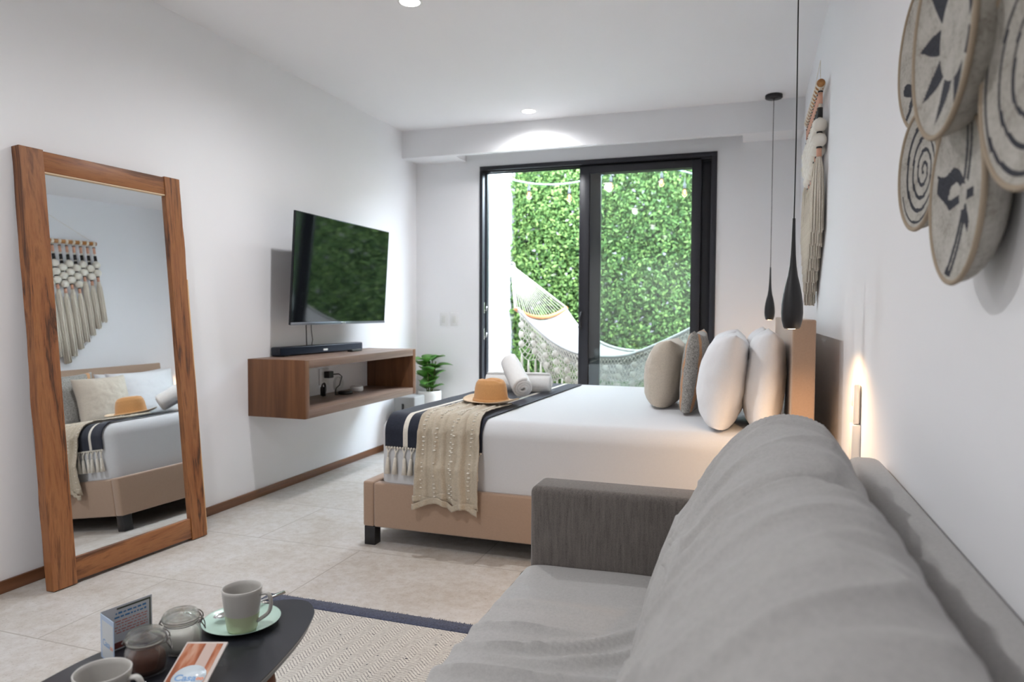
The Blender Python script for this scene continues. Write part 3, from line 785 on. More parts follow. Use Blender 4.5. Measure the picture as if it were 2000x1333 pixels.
# mugs
M_mug = plain('stone_grey_glaze', (186, 183, 178), .28, spec=.5)
M_mugg = plain('sage_green_glaze', (186, 196, 160), .25)
M_sauc = plain('mint_glaze', (190, 216, 204), .22)
def mug(name, label, loc, rz, two, rt=.048, rb=.034, hh=.100):
    t = thing(name, label, 'mug', loc, rz, None)
    m = MB(); w = .0035
    def R_(z): q = z/hh; return rb+(rt-rb)*(q**.75)
    outer = [(rb-.006, 0), (rb-.001, .002)]+[(R_(z), z) for z in [hh*i/14 for i in range(1, 15)]]
    split = hh*.40
    n = 48
    prof = outer+[(rt-.0015, hh+.0015), (rt-w, hh)]+[(R_(z)-w, z) for z in [hh*i/10 for i in range(9, 0, -1)]]+[(rb-.008, .005), (.0001, .005)]
    b = len(m.v); m.lathe([(.0001, 0)]+prof, n, caps=False)
    if two:
        for fi, f in enumerate(m.f):
            zc = sum(m.v[i][2] for i in f)/len(f); rc = math.hypot(*[sum(m.v[i][a] for i in f)/len(f) for a in (0, 1)])
            if zc < split and rc > R_(max(zc, 1e-4))-w*.5: m.m[fi] = 1
    part('cup', m, [M_mug, M_mugg], t)
    hp = [(R_(hh*.84)-.002, 0, hh*.84), (rt+.012, 0, hh*.87), (rt+.021, 0, hh*.78), (rt+.023, 0, hh*.60), (rt+.016, 0, hh*.40), (R_(hh*.24)-.001, 0, hh*.22)]
    hp = [Vector(p) for p in hp]; pts = []
    for i in range(len(hp)-1):
        P = [hp[max(i-1, 0)], hp[i], hp[i+1], hp[min(i+2, len(hp)-1)]]
        for j in range(6):
            f = j/6; pts.append(.5*((2*P[1])+(-P[0]+P[2])*f+(2*P[0]-5*P[1]+4*P[2]-P[3])*f*f+(-P[0]+3*P[1]-3*P[2]+P[3])*f**3))
    pts.append(hp[-1])
    hm_ = MB(); hm_.tube(pts, .0045, 10); hm_.v = [(x, y*1.7, z) for x, y, z in hm_.v]
    part('handle', hm_, M_mug, t)
    return t
MC = (-1.182, 1.42)
SA = thing('saucer', 'mint green saucer on the black coffee table', 'saucer', (-1.232, 1.455, TZ))
SA.location = (-1.213, 1.448, TZ); SA.scale = (1.08, 1.08, 1)
MB().lathe([(.0001, .004), (.040, .004), (.046, .005), (.07, .009), (.086, .0145), (.0885, .0165), (.087, .0145), (.07, .006), (.046, .001), (.034, 0), (.0001, 0)], 64, caps=False).obj('dish', M_sauc, SA)
mug('mug', 'grey and sage green mug standing on the mint saucer', (-1.182, 1.413, TZ+.0055), .35, True, hh=.108)
mug('mug', 'plain grey mug cut by the bottom edge of the picture', (-1.178, 1.012, TZ), .35, False, rt=.052)
def spoon(label, p0, p1, lift0, lift1):
    t = thing('teaspoon', label, 'spoon', tuple(p0), math.atan2(p1[1]-p0[1], p1[0]-p0[0]), 'steel teaspoons')
    L = (Vector(p1)-Vector(p0)).length
    b = MB()
    def f(u, v):
        a = u*2*pi; r = v; return (.022*r*math.cos(a)*1.1, .0145*r*math.sin(a), .004+.006*r*r)
    b.grid(f, 28, 8, closed_u=True); part('bowl', b, M_chrome, t, solid=.0012)
    h = MB(); dz = p1[2]-p0[2]
    h.tube([(.022, 0, .009), (.035, 0, .011), (L*.5, 0, .008+dz*.5), (L, 0, .008+dz)], [.002, .0022, .0026, .0045], 8)
    h.v = [(x, y*1.5, z) for x, y, z in h.v]
    part('handle', h, M_chrome, t); return t
spoon('steel teaspoon lying on the mint saucer behind the mug', (-1.262, 1.437, TZ+.012), (-1.195, 1.597, TZ+.022), 0, 0)
spoon('steel teaspoon on the table beside the plain grey mug', (-1.245, 1.06, TZ+.002), (-1.192, 1.128, TZ+.006), 0, 0)

# jars
M_coffee = plain('ground_coffee', (74, 38, 22), .8, bump=.8, bs=900, var=.3); M_sugar = plain('white_sugar', (226, 222, 216), .8, bump=.4, bs=900)
def jar(label, loc, rz, fill, fh, s=1.0):
    t = thing('clip_top_jar', label, 'jar', loc, rz, 'glass clip-top jars on the coffee table'); t.scale = (s*1.02, s*1.02, s*.92)
    o = [(.001, 0), (.034, 0), (.040, .005), (.0415, .02), (.0415, .05), (.038, .062), (.033, .067), (.034, .074)]
    i_ = [(.031, .074), (.030, .066), (.035, .060), (.0385, .048), (.0385, .02), (.036, .007), (.001, .006)]
    part('glass_body', MB().lathe(o+i_, 48, caps=False), M_glass_jar, t)
    part('glass_lid', MB().lathe([(.001, .077), (.038, .077), (.040, .079), (.040, .084), (.0375, .086), (.038, .089), (.0355, .0905), (.0365, .093), (.033, .0965), (.030, .095), (.028, .0975), (.001, .098), (.001, .095), (.03, .091), (.031, .082), (.001, .081)], 48, caps=False), M_glass_jar, t)
    part('seal', MB().lathe([(.034, .0742), (.0375, .0742), (.0375, .0768), (.034, .0768)], 40, caps=False), plain('clear_seal', (190, 186, 176), .5), t)
    part('contents', MB().lathe([(.001, .0065), (.0355, .0075), (.038, .02), (.038, fh-.010), (.033, fh), (.015, fh+.003), (.001, fh+.001)], 40, caps=False), fill, t)
    w = MB(); r0 = .0345
    w.tube([(r0*math.cos(a), r0*math.sin(a), .0695) for a in [k*2*pi/40 for k in range(40)]], .0011, 6, closed=True)
    w.tube([(.0385*math.cos(a), .0385*math.sin(a), .081) for a in [k*2*pi/40 for k in range(40)]], .0011, 6, closed=True)
    for sy in (-1, 1):
        w.tube([(.036, sy*.012, .0695), (.043, sy*.012, .072), (.044, sy*.010, .082), (.041, sy*.006, .09), (.036, sy*.004, .096)], .0012, 6)
        w.tube([(-.036, sy*.010, .0695), (-.042, sy*.010, .075), (-.040, sy*.010, .083)], .0012, 6)
    w.tube([(.043, -.012, .072), (.048, -.008, .06), (.050, 0, .048), (.048, .008, .06), (.043, .012, .072)], .0013, 6)
    w.tube([(.044, -.012, .076), (.044, .012, .076)], .002, 6); w.tube([(-.042, -.012, .076), (-.042, .012, .076)], .002, 6)
    part('wire_clip', w, M_wirem, t); return t
jar('glass clip-top jar of ground coffee beside the plain grey mug', (-1.252, 1.186, TZ), .55, M_coffee, .046, 1.03)
jar('glass clip-top jar of white sugar next to the mint saucer', (-1.256, 1.292, TZ), .6, M_sugar, .052, 1.03)

# folded card
def text_mesh(s, size, mat, parent, M, name, extr=.0002, align='CENTER', bold=0):
    c = bpy.data.curves.new('t', 'FONT'); c.body = s; c.size = size; c.extrude = extr; c.align_x = align; c.align_y = 'CENTER'; c.offset = bold
    o = bpy.data.objects.new('t', c); COL.objects.link(o)
    bpy.context.view_layer.update(); dg = bpy.context.evaluated_depsgraph_get()
    me = bpy.data.meshes.new_from_object(o.evaluated_get(dg)); bpy.data.objects.remove(o)
    me.materials.clear(); me.materials.append(mat); me.transform(M)
    q = bpy.data.objects.new(name, me); COL.objects.link(q); q.parent = parent; return q
M_card = plain('grey_white_card', (204, 206, 212), .35); M_cardb = plain('pale_blue_card', (176, 196, 222), .35)
M_blue = plain('blue_ink', (60, 120, 176), .5); M_lblue = plain('light_blue_ink', (120, 160, 205), .5); M_red = plain('red_ink', (190, 104, 96), .5)
M_ork = plain('orange_ink', (226, 150, 120), .5); M_photo = plain('dark_photo_print', (60, 66, 56), .4, var=.6); M_dred = plain('dark_red_print', (120, 60, 56), .5)
TC = thing('folded_card', 'folded card with blue and red print standing behind the jars', 'card', (-1.40, 1.21, TZ))
# main face runs from the fold A to B, short face from A to C
A_ = Vector((-1.405, 1.205, TZ)); B_ = Vector((-1.378, 1.325, TZ)); C_ = Vector((-1.335, 1.178, TZ)); CH = .104
def face_M(P, Q):
    x = (Q-P).normalized(); z = Vector((0, 0, 1)); n = x.cross(z); M = Matrix((x, z, n)).transposed().to_4x4(); M.translation = P-Vector(TC.location); return M, (Q-P).length
Ma, La = face_M(A_, B_); Mc, Lc = face_M(A_, C_)
part('back_panel', MB().box((0, 0, -.0006), (La, CH, .0006), M=Ma), M_card, TC)
part('front_flap', MB().box((0, 0, -.0006), (Lc, CH*.97, .0006), M=Mc), M_cardb, TC)
pb = MB(); q = .0007
pb.box((La*.30, CH*.915, q), (La*.97, CH*.955, q+.0002), M=Ma); pb.box((La*.945, CH*.25, q), (La*.97, CH*.915, q+.0002), M=Ma); part('photo_border', pb, M_photo, TC)
part('red_footer', MB().box((La*.08, CH*.03, q), (La*.95, CH*.17, q+.0002), M=Ma), M_dred, TC)
part('flap_window', MB().box((Lc*.12, CH*.04, q), (Lc*.95, CH*.86, q+.0001), M=Mc), plain('pale_grey_print', (206, 212, 216), .4), TC)
def print_rows(name, mat, z_list, x0, x1, hh_):
    m = MB()
    for zz in z_list:                        # print too small to read: rows of word-long strokes
        x = x0+random.uniform(0, .05)
        while x < x1:
            w_ = random.uniform(.03, .11); e_ = min(x+w_, x1)
            m.box((La*x, CH*zz, q), (La*e_, CH*zz+hh_*random.uniform(.8, 1.15), q+.0002), M=Ma); x = e_+.022
    part(name, m, mat, TC)['kind'] = 'stuff'
print_rows('heading_print', M_blue, (.81, .72), .25, .88, .0042)
print_rows('body_print', M_red, (.63, .57, .50, .43, .37), .24, .90, .0024)
text_mesh('Casa', .021, M_lblue, TC, Mc @ T(Lc*.44, CH*.38, q) @ RZ(-.0), 'logo_text', bold=.0004)
text_mesh('oo', .014, M_ork, TC, Mc @ T(Lc*.82, CH*.36, q), 'logo_mark', bold=.0006)

# coaster / brochure box
BC = thing('picture_brochure', 'glossy brown picture brochure with round white logo on table', 'brochure', (-1.14, 1.19, TZ))
bw_, bh_ = .092, .15
_x = Vector((.086, .030, 0)).normalized(); _t = Vector((-1.143, 1.253, TZ+.050)); _m = Vector((-1.095, 1.105, TZ+.004))
_y = (_t-_m); _y = (_y-_x*_y.dot(_x)).normalized(); _z = _x.cross(_y)
MBr = Matrix((_x, _y, _z)).transposed().to_4x4(); MBr.translation = _t-_y*(bh_/2)
BC.matrix_world = MBr
part('booklet', MB().box((-bw_/2, -bh_/2, 0), (bw_/2, bh_/2, .005), .001), plain('pale_page_edges', (200, 190, 184), .4), BC)
M_pic = NT('brown_wood_photo'); _n = M_pic.noise(M_pic.co((14, 3, 1)), 3, 4)
M_pic.l(M_pic.ramp(_n, [(.3, lin((110, 58, 36))), (.5, lin((176, 108, 78))), (.7, lin((206, 168, 146)))]), M_pic.b.inputs['Base Color']); M_pic.set(Roughness=.12); M_pic = M_pic.m
part('cover_picture', MB().box((-bw_/2+.004, -bh_/2+.003, .005), (bw_/2-.008, bh_/2-.006, .0054)), M_pic, BC)
part('cover_band', MB().box((.000, -bh_/2+.003, .0054), (.024, bh_/2-.006, .0056)), plain('pale_pink_print', (198, 176, 166), .15), BC)
part('cover_round_print', MB().lathe([(.0001, .0056), (.035, .0056), (.035, .0060), (.0001, .0060)], 48, caps=False, M=T(.002, -.030, 0)), plain('pale_blue_print', (208, 218, 226), .2), BC)
text_mesh('Casa', .024, M_lblue, BC, T(-.004, -.032, .0062), 'logo_text', bold=.0005)
text_mesh('oo', .014, M_ork, BC, T(.027, -.032, .0062), 'logo_mark', bold=.0007)
AS = thing('acrylic_stand', 'small clear acrylic stand holding up the picture brochure', 'stand', (-1.14, 1.19, TZ))
AS.matrix_world = MBr
lh = .050
part('sloping_plate', MB().box((-bw_/2, -bh_/2+.002, -.0032), (bw_/2, bh_/2+.004, -.0006), .0005), M_glass_jar, AS)
sp_ = MB(); a0 = math.atan2(_y.z, math.hypot(_y.x, _y.y))
sp_.box((-bw_/2+.012, -.0012, -.046), (bw_/2-.012, .0012, 0), .0004, M=T(0, bh_/2-.004, -.0034) @ RX(-a0))
part('rear_support', sp_, M_glass_jar, AS)

# ------------------------------------------------------------------ wall baskets
M_bw = NT('woven_natural'); _v = M_bw.co(); _n = M_bw.math('MULTIPLY', M_bw.math('ADD', M_bw.noise(_v, 150, 3, .6), M_bw.noise(_v, 30, 3, .5)), .5)
M_bw.l(M_bw.ramp(_n, [(.32, lin((140, 134, 124))), (.48, lin((172, 168, 159))), (.65, lin((188, 184, 176)))]), M_bw.b.inputs['Base Color']); M_bw.set(Roughness=.85); M_bw.bump(_n, .8, .002); M_bw = M_bw.m
M_bb = NT('woven_charcoal'); _n = M_bb.noise(M_bb.co(), 260, 4, .7)
M_bb.l(M_bb.ramp(_n, [(.3, lin((28, 30, 36))), (.7, lin((60, 62, 72)))]), M_bb.b.inputs['Base Color']); M_bb.set(Roughness=.85); M_bb.bump(_n, .8, .002); M_bb = M_bb.m
M_rim = plain('woven_rim', (164, 148, 128), .8, bump=.5, bs=300)
def poly_in(px, py, P):
    c = False; j = len(P)-1
    for i in range(len(P)):
        if (P[i][1] > py) != (P[j][1] > py) and px < (P[j][0]-P[i][0])*(py-P[i][1])/(P[j][1]-P[i][1])+P[i][0]: c = not c
        j = i
    return c
def seg_d(px, py, a, b):
    vx, vy = b[0]-a[0], b[1]-a[1]; t = max(0, min(1, ((px-a[0])*vx+(py-a[1])*vy)/(vx*vx+vy*vy))); return math.hypot(px-a[0]-t*vx, py-a[1]-t*vy)
def p_spiral(turns, w, ph=0, sgn=1):
    def f(r, a):
        if r > .90: return 0
        q = (r/.92*turns - sgn*(a+ph)/(2*pi)) % 1
        return 1 if q < w else 0
    return f
def p_star(r, a):
    if r < .46: return 0
    q = ((a+.22)/(2*pi)*9) % 1; d = abs(q-.5)*2
    return 1 if r < .88 and d < .80*(1-(r-.46)/.42) else 0
def p_bird(r, a):
    x, y = -r*math.cos(a), r*math.sin(a)
    if r > .93 or (x/.13)**2+((y+.02)/.15)**2 < 1: return 0
    for s0, s1, w in (((.32, .80), (.06, .20), .042), ((.48, .74), (.18, .16), .042), ((.02, -.16), (-.30, -.88), .042), ((.12, -.16), (-.16, -.88), .042), ((-.30, -.88), (-.16, -.90), .04)):
        if seg_d(x, y, s0, s1) < w: return 1
    for P in ([(-.80, .36), (-.62, .30), (-.30, .37), (-.12, .30), (.10, .12), (-.02, .06), (-.22, .18), (-.42, .16), (-.52, .02), (-.42, -.0), (-.14, .02), (-.12, -.08), (-.46, -.12), (-.66, .02), (-.84, .14)],
              [(.14, .03), (.44, .03), (.44, -.08), (.14, -.08)], [(-.06, -.14), (.14, -.14), (.30, -.34), (.26, -.46), (.12, -.34), (-.0, -.32)]):
        if poly_in(x, y, P): return 1
    return 0
def p_back(r, a):
    x, y = -r*math.cos(a), r*math.sin(a)
    for s0, s1, w in (((-.55, -.55), (-.1, .2), .045), ((-.75, -.28), (-.35, -.42), .09), ((-.4, -.4), (-.1, -.35), .07), ((-.6, -.75), (-.45, -.5), .05), ((-.2, .5), (.3, .7), .05), ((.2, -.2), (.5, -.5), .05)):
        if seg_d(x, y, s0, s1) < w: return 1
    return 0
def p_rings(r, a):
    q = (r*4.4 - a/(2*pi)+.04*math.sin(5*a)) % 1
    return 1 if q < .2 and .12 < r < .93 else 0
def basket(label, loc, rad, yaw, depth, patt, tilt=0, dish=.012):
    t = thing('woven_wall_basket', label, 'wall basket', loc, 0, 'woven wall baskets above the sofa')
    # local: disc in the (y,z) plane, opening faces -x; shallow inside, coiled wall behind
    NR, NA = 64, 280; m = MB(); vs = []; fs = []; mi = []
    for i in range(NR+1):
        r = max(i/NR, .002)
        for k in range(NA):
            a = 2*pi*k/NA; rr = r*rad
            vs.append((dish*(1-r**2.5)+.0007*(i % 2), rr*math.cos(a), rr*math.sin(a)))
    for i in range(NR):
        for k in range(NA):
            a = 2*pi*(k+.5)/NA; a = math.atan2(math.sin(a), math.cos(a))
            fs.append((i*NA+k, i*NA+(k+1) % NA, (i+1)*NA+(k+1) % NA, (i+1)*NA+k)); mi.append(patt((i+.5)/NR, a))
    m.v = vs; m.f = fs; m.m = mi; m.sm = [True]*len(fs)
    part('woven_dish', m, [M_bw, M_bb], t, solid=.002)
    bk = MB(); bp_ = []
    for i in range(15):
        q = i/14; bp_.append((rad*(1-.42*q**1.8), .003+depth*q**.75+.0006*(i % 2)))
    bp_.append((.002, depth+.004))
    bk.lathe(bp_, 120, caps=False, M=RY(pi/2)); part('coiled_back', bk, M_bw, t)
    rm = MB(); rm.tube([(.001, (rad)*math.cos(a), (rad)*math.sin(a)) for a in [k*2*pi/120 for k in range(120)]], .0045, 8, closed=True)
    part('rim', rm, M_rim, t)
    t.rotation_euler = (0, tilt, yaw)
    return t
# normals point to -x turned slightly towards the camera
basket('small woven basket with dark spiral, lowest at left of group', (.300, 1.531, 1.455), .111, .09, .045, p_spiral(4.2, .32, 1.0))
basket('oval-looking woven basket with dark bird figure, lowest of group', (.300, 1.265, 1.367), .137, .018, .05, p_bird)
basket('large woven basket with dark pointed star, overlapping its neighbours', (.262, 1.205, 1.597), .150, .039, .07, p_star, dish=.02)
basket('woven basket with dark figure, mostly hidden behind the star basket', (.310, 1.575, 1.69), .141, .09, .04, p_back)
basket('large woven basket with wavy dark rings at the right edge', (.300, .968, 1.471), .142, .06, .05, p_rings)

# ------------------------------------------------------------------ macrame hanging
M_cord = fabric('cotton_cord', (238, 228, 212), 300, 1.0, .15, streak=(1, 1, .06)); M_bead = plain('cream_wood_bead', (240, 234, 222), .5)
M_cop = plain('peach_copper_tube', (222, 168, 142), .4); M_blk = plain('black_bead', (14, 14, 15), .4); M_rod = wood('golden_wood_rod', 1, [(.3, lin((150, 92, 40))), (.7, lin((204, 148, 84)))], 3, .3)
MX = .320; RZ_ = 2.335; ya, yz = 3.87, 4.66
MA = thing('macrame_wall_hanging', 'cream beaded macrame hanging with stepped tassels above bed', 'wall hanging', (MX, 4.285, RZ_))
MA.location = (MX, 4.285, RZ_)
part('wooden_rod', MB().tube([(0, ya-4.285-.015, 0), (0, yz-4.285+.015, 0)], .019, 24), M_rod, MA)
part('hanging_string', MB().tube([(0, ya-4.285+.02, .018), (.03, 0, .25)], .0015, 5).tube([(0, yz-4.285-.02, .018), (.03, 0, .25)], .0015, 5), M_cord, MA)
NS = 13
for k in range(NS):
    y = ya-4.285+.01+k*(yz-ya-.02)/(NS-1); c = abs(k-(NS-1)/2)/((NS-1)/2)      # 1 at ends, 0 at centre
    s = bpy.data.objects.new('beaded_strand', None); COL.objects.link(s); s.parent = MA; s.location = (0, y, 0)
    nb = 2 if c > .55 else 3
    smb = []
    cord = MB(); cord.lathe([(.021, .0), (.024, .012), (.021, .024)], 16, M=T(0, 0, 0) @ RX(pi/2) @ T(0, 0, -.012)) ; cord.tube([(0, 0, -.018), (0, 0, -.40)], .008, 8)
    z = -.035
    def pc(nm, mt_, fn):
        q_ = MB(); fn(q_); q_.obj(nm, mt_, s)
    pc('black_bead', M_blk, lambda q: q.lathe([(.0125, z-.006), (.0125, z)], 16)); z -= .008
    pc('copper_tube', M_cop, lambda q: q.lathe([(.0115, z-.055), (.0115, z)], 16)); z -= .055+.02
    pc('black_bead', M_blk, lambda q: q.lathe([(.0135, z-.048), (.0135, z)], 16)); z -= .05
    if k % 2: z -= .01; pc('black_bead', M_blk, lambda q: q.lathe([(.0135, z-.025), (.0135, z)], 16)); z -= .027
    for j in range(nb):
        pc('round_bead', M_bead, lambda q: q.sphere((0, 0, z-.036), .036, 20)); z -= .073
        pc('black_bead', M_blk, lambda q: q.lathe([(.014, z-.004), (.014, z+.004)], 16)); z -= .002
    pc('copper_tube', M_cop, lambda q: q.lathe([(.0125, z-.045), (.0125, z)], 16)); z -= .045
    end = -.74-(1-c)*.36
    ts = MB()
    for q in range(26):
        a = q*2.4; r0 = .010*math.sqrt((q+.5)/26); r1 = .028*math.sqrt((q+.5)/26)
        ex, ey = r1*math.cos(a), r1*math.sin(a)
        ts.tube([(r0*math.cos(a), r0*math.sin(a), z), (ex*.8, ey*.8, z-.06), (ex, ey, (z+end)/2), (ex*1.05, ey*1.05, end+random.uniform(-.01, .01))], .0042, 5)
    cord.obj('cord', M_cord, s); ts.obj('tassel', M_cord, s)

# ------------------------------------------------------------------ remote in wall holder, right wall
HR = thing('remote_holder', 'white wall cradle on right wall behind the sofa', 'remote holder', (XR, 2.60, .76))
hh = MB(); hh.box((-.028, -.028, -.07), (0, .028, .05), .003)
part('cradle', hh, M_white_pl, HR)
AR = thing('remote_control', 'white air conditioner remote standing in the wall cradle', 'remote control', (XR-.014, 2.60, .812))
part('body', MB().box((-.011, -.024, 0), (.009, .024, .135), .005, 3), M_white_pl, AR); part('battery_cover', MB().box((-.0125, -.018, .06), (-.0105, .018, .12), .001), M_ceramic_w, AR)
t = thing('light_switch', 'white switch plate on right wall beside the remote cradle', 'light switch', (XR, 2.72, .76))
part('plate', MB().box((-.008, -.05, -.06), (0, .05, .06), .003), M_white_pl, t); part('rocker', MB().box((-.011, -.02, -.03), (-.008, .02, .03), .002), M_ceramic_w, t)

# ------------------------------------------------------------------ patio
M_pat_f = plain('pale_patio_stone', (190, 185, 176), .7, bump=.3)
struct('floor_patio', MB().box((XL-.3, YB+.24, -.1), (2.6, 9.0, -.01)), M_pat_f)
struct('wall_patio_left', MB().box((XL-.25, YB+.2, -.1), (XL-.0, 9.0, 3.2)), M_ext)
struct('wall_patio_right', MB().box((2.2, YB+.2, -.1), (2.4, 9.0, 3.2)), M_ext)
struct('wall_patio_end', MB().box((XL, 8.78, -.1), (2.2, 9.0, 3.1)), plain('green_backing', (60, 92, 44), .9))
M_h = NT('hedge_leaf'); at = M_h.n('ShaderNodeAttribute'); at.attribute_name = 'tone'
M_h.l(M_h.ramp(at.outputs['Fac'], [(0, lin((32, 55, 22))), (.35, lin((56, 80, 36))), (.7, lin((80, 102, 54))), (.97, lin((94, 114, 58))), (.985, lin((112, 104, 112)))]), M_h.b.inputs['Base Color'])
M_h.set(Roughness=.75); M_h.b.inputs['Specular IOR Level'].default_value = .15; M_h.b.inputs['Subsurface Weight'].default_value = 0.0; M_h.b.inputs['Transmission Weight'].default_value = 0; M_h = M_h.m
def hedge():
    N = 72000; X0, X1, Z0, Z1 = XL+.02, 2.1, -.05, 3.12
    cx_ = rng.uniform(X0, X1, N); cz = rng.uniform(Z0, Z1, N)
    und = .05*np.sin(cx_*5+np.sin(cz*3)*1.3)*np.sin(cz*4.3+1)+.03*np.sin(cx_*17)*np.sin(cz*15)
    cy = 8.62+und*.8+rng.uniform(-.07, .09, N)
    L = rng.uniform(.018, .036, N); Wd_ = L*rng.uniform(.4, .65, N)
    # leaf direction random, mostly facing -y
    d = rng.normal(size=(N, 3))*np.array([1, .5, 1])+np.array([0, -.35, -.15]); d /= np.linalg.norm(d, axis=1)[:, None]
    nn = rng.normal(size=(N, 3))*.55+np.array([0, -1, .35]); sd = np.cross(d, nn); sd /= np.linalg.norm(sd, axis=1)[:, None]
    nn = np.cross(sd, d)
    c = np.stack([cx_, cy, cz], 1)
    def P(a, b, h): return c+d*(L*a)[:, None]+sd*(Wd_*b)[:, None]+nn*(L*h)[:, None]
    V = np.stack([P(-1, 0, -.1), P(-.2, -1, .15), P(-.1, 0, 0), P(-.2, 1, .15), P(1, 0, -.25)], 1).reshape(-1, 3)
    base = np.arange(N)[:, None]*5
    F = np.concatenate([base+np.array([0, 1, 2]), base+np.array([0, 2, 3]), base+np.array([1, 4, 2]), base+np.array([2, 4, 3])], 1).reshape(-1, 3)
    me = bpy.data.meshes.new('hedge'); me.vertices.add(len(V)); me.vertices.foreach_set('co', V.ravel())
    me.loops.add(F.size); me.loops.foreach_set('vertex_index', F.ravel()); me.polygons.add(len(F))
    me.polygons.foreach_set('loop_start', np.arange(0, F.size, 3)); me.polygons.foreach_set('loop_total', np.full(len(F), 3))
    me.update(calc_edges=True); me.validate()
    tone = rng.uniform(0, 1, N)
    a = me.attributes.new('tone', 'FLOAT', 'POINT'); a.data.foreach_set('value', np.repeat(tone, 5).astype(np.float32))
    me.materials.append(M_h); o = bpy.data.objects.new('hedge_wall', me); COL.objects.link(o); return o
tag(hedge(), 'dense green leafy living wall beyond the sliding door', 'hedge')

# string lights
M_amber = glass('amber_bulb_glass', (1.0, .80, .62), 1.3, .3, .1)
M_wire = plain('pale_rubber_cable', (118, 132, 138), .5); M_bulbglow = emit('filament_glow', (255, 160, 100), 9)
SLt = thing('string_lights', 'string of warm bulbs strung across patio before hedge', 'string lights', (-1.6, 7.5, 2.6))
def cat_(p, q, sag, n=20): return [tuple(Vector(p).lerp(Vector(q), i/n)+Vector((0, 0, -sag*4*(i/n)*(1-i/n)))) for i in range(n+1)]
w = MB(); w.tube(cat_((XL, 7.45, 2.83), (-1.42, 7.5, 2.69), .17), .008, 6); w.tube(cat_((-1.42, 7.5, 2.69), (-.93, 7.5, 2.74), .03), .008, 6); w.tube(cat_((-.93, 7.5, 2.74), (2.2, 7.5, 2.8), .32), .008, 6)
off(w.obj('cable', M_wire, SLt), SLt)
for (x, z, zt) in ((-2.342, 2.492, 2.625), (-1.88, 2.442, 2.58), (-1.425, 2.545, 2.69), (-.891, 2.554, 2.72), (-.655, 2.436, 2.58)):
    b = bpy.data.objects.new('bulb', None); COL.objects.link(b); b.parent = SLt; b.location = (x+1.6, 0, z-2.6)
    MB().lathe([(.0001, -.055), (.014, -.05), (.028, -.025), (.030, -.005), (.022, .02), (.014, .035), (.012, .04)], 20, caps=False).obj('glass_globe', M_amber, b)
    MB().lathe([(.0001, -.035), (.010, -.03), (.013, 0), (.009, .02), (.0001, .025)], 12, caps=False).obj('filament', M_bulbglow, b)
    MB().lathe([(.015, .032), (.017, .04), (.015, .085), (.006, .09), (.004, max(.09, zt-z)), (.0001, max(.09, zt-z))], 16, caps=False).obj('lamp_socket', M_black, b)

# hammock
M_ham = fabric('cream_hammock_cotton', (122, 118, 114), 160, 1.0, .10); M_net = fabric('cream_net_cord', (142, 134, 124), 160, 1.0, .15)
M_bar = wood('pale_spreader_wood', 0, [(.3, lin((140, 84, 48))), (.7, lin((166, 108, 66)))], 2)
HA = thing('hammock', 'cream fringed hammock with wooden spreader hung across the patio', 'hammock', (-1.2, 7.2, .6))
def crv(P, t):
    P = [Vector(p) for p in P]; n = len(P)-1; q = min(t*n, n-1e-6); i = int(q); f = q-i
    A = [P[max(i-1, 0)], P[i], P[i+1], P[min(i+2, n)]]
    return .5*((2*A[1])+(-A[0]+A[2])*f+(2*A[0]-5*A[1]+4*A[2]-A[3])*f*f+(-A[0]+3*A[1]-3*A[2]+A[3])*f**3)
NE = [(-2.274, 6.9, 1.221), (-2.071, 6.87, 1.028), (-1.845, 6.84, .866), (-1.597, 6.8, .77), (-1.336, 6.78, .747), (-1.081, 6.75, .775), (-.785, 6.7, .892), (-.502, 6.65, 1.036), (-.2, 6.6, 1.22)]
FE = [(-1.972, 7.7, 1.233), (-1.77, 7.65, .988), (-1.56, 7.62, .862), (-1.385, 7.6, .799), (-1.15, 7.58, .77), (-.85, 7.55, .80), (-.55, 7.5, .90), (-.25, 7.45, 1.06), (.05, 7.4, 1.25)]
def hb(u, v):
    a = crv(NE, u); b = crv(FE, u); p = a.lerp(b, v); sag = .20*4*v*(1-v)*(.25+.75*math.sin(pi*u)); p.z -= sag+.08*4*v*(1-v); return p
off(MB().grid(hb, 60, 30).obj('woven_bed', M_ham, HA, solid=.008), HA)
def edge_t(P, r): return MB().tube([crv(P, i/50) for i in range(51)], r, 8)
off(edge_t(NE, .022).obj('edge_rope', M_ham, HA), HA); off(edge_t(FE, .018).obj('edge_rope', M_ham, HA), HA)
ring = Vector((-2.637, 7.8, 1.722)); hookp = Vector((XL+.02, 8.0, 2.017))
def bar_pts(a, b, dip, n=16): return [Vector(a).lerp(Vector(b), -.04+1.08*i/n)+Vector((0, 0, -dip*4*(i/n)*(1-i/n))) for i in range(n+1)]
bp1 = bar_pts(NE[0], FE[0], .10); off(MB().tube(bp1, .021, 12).obj('spreader_bar', M_bar, HA), HA)
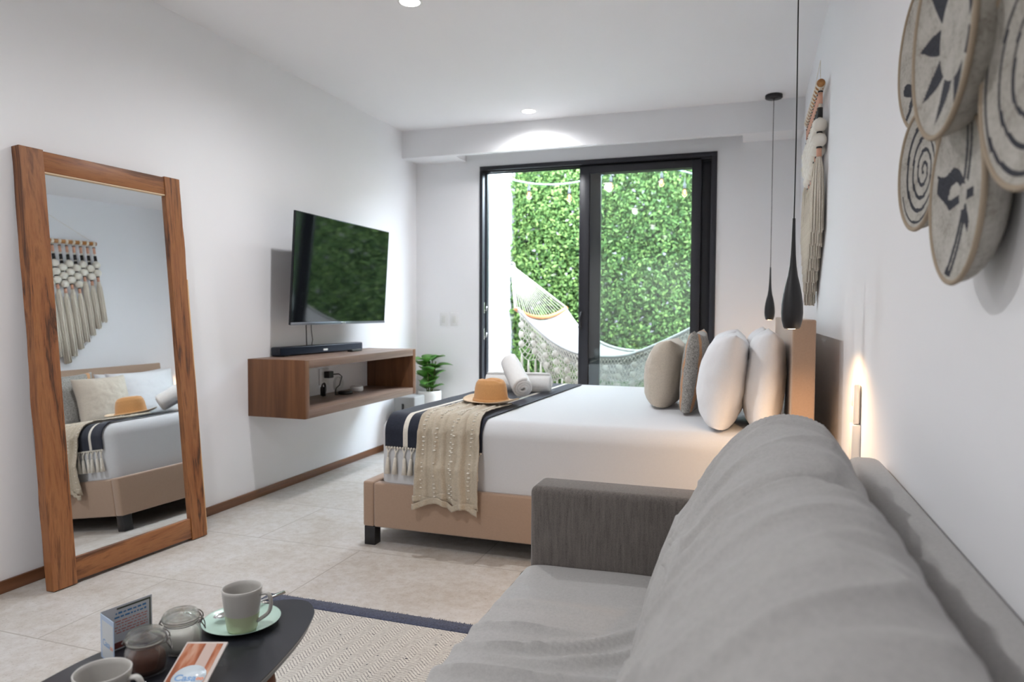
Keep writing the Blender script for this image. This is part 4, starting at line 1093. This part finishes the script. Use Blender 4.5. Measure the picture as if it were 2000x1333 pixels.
bp2 = bar_pts(NE[-1], FE[-1], .10); off(MB().tube(bp2, .021, 12).obj('spreader_bar', M_bar, HA), HA)
ring2 = Vector((.75, 6.75, 1.75)); hook2 = Vector((2.2, 6.4, 2.3))
for rg, bpx, hk in ((ring, bp1, hookp), (ring2, bp2, hook2)):
    c = MB()
    for i in range(20):
        q = i/19*(len(bpx)-1); j = min(int(q), len(bpx)-2); p = bpx[j].lerp(bpx[j+1], q-j)
        r_ = .0038 if 0 < i < 19 else .014
        c.tube([rg, p], r_, 5)
    off(c.obj('suspension_cords', M_net, HA), HA)
    c = MB(); c.tube([hk, rg], .014, 8); c.tube([rg+Vector((.03*math.cos(a), 0, .035*math.sin(a))) for a in [k*2*pi/20 for k in range(20)]], .014, 8, closed=True)
    c.tube([hk+Vector((0, .03*math.cos(a), .03*math.sin(a))) for a in [k*2*pi/16 for k in range(16)]], .006, 6, closed=True)
    off(c.obj('hanging_rope', M_ham, HA), HA)
# crocheted lace skirt below the near edge
lace = MB()
def lc(u, v):
    a = crv(NE, .03+.97*u); dz = .36+.05*math.sin(u*2*pi*7)
    return (a.x+.05*v*math.sin(u*9), a.y-.02-.015*math.sin(u*60)*v, a.z-.015-dz*v)
NU_, NV_ = 60, 12
for i in range(NU_+1):
    for s_ in (1, -1):
        pts = []
        for j in range(NV_+1):
            u = (i+s_*j*.5)/NU_
            if 0 <= u <= 1: pts.append(lc(u, j/NV_))
        if len(pts) > 1: lace.tube(pts, .0045, 4)
for j in range(0, NV_+1, 2): lace.tube([lc(i/60, j/NV_) for i in range(61)], .0045, 4)
for k in range(15):
    u0 = k/14*.97
    for j in range(3): lace.sphere(lc(min(1, u0+.015), .25+.25*j), .035, 8, sc=(1, .25, 1))
off(lace.obj('lace_skirt', M_net, HA), HA)
fr_ = MB()
for k in range(30):
    u = (k+.5)/30; p = Vector(lc(u, 1)); fr_.tube([p, p+Vector((0, 0, -.05)), p+Vector((.004, 0, -.20))], [.008, .013, .017], 6)
off(fr_.obj('fringe', M_net, HA), HA)
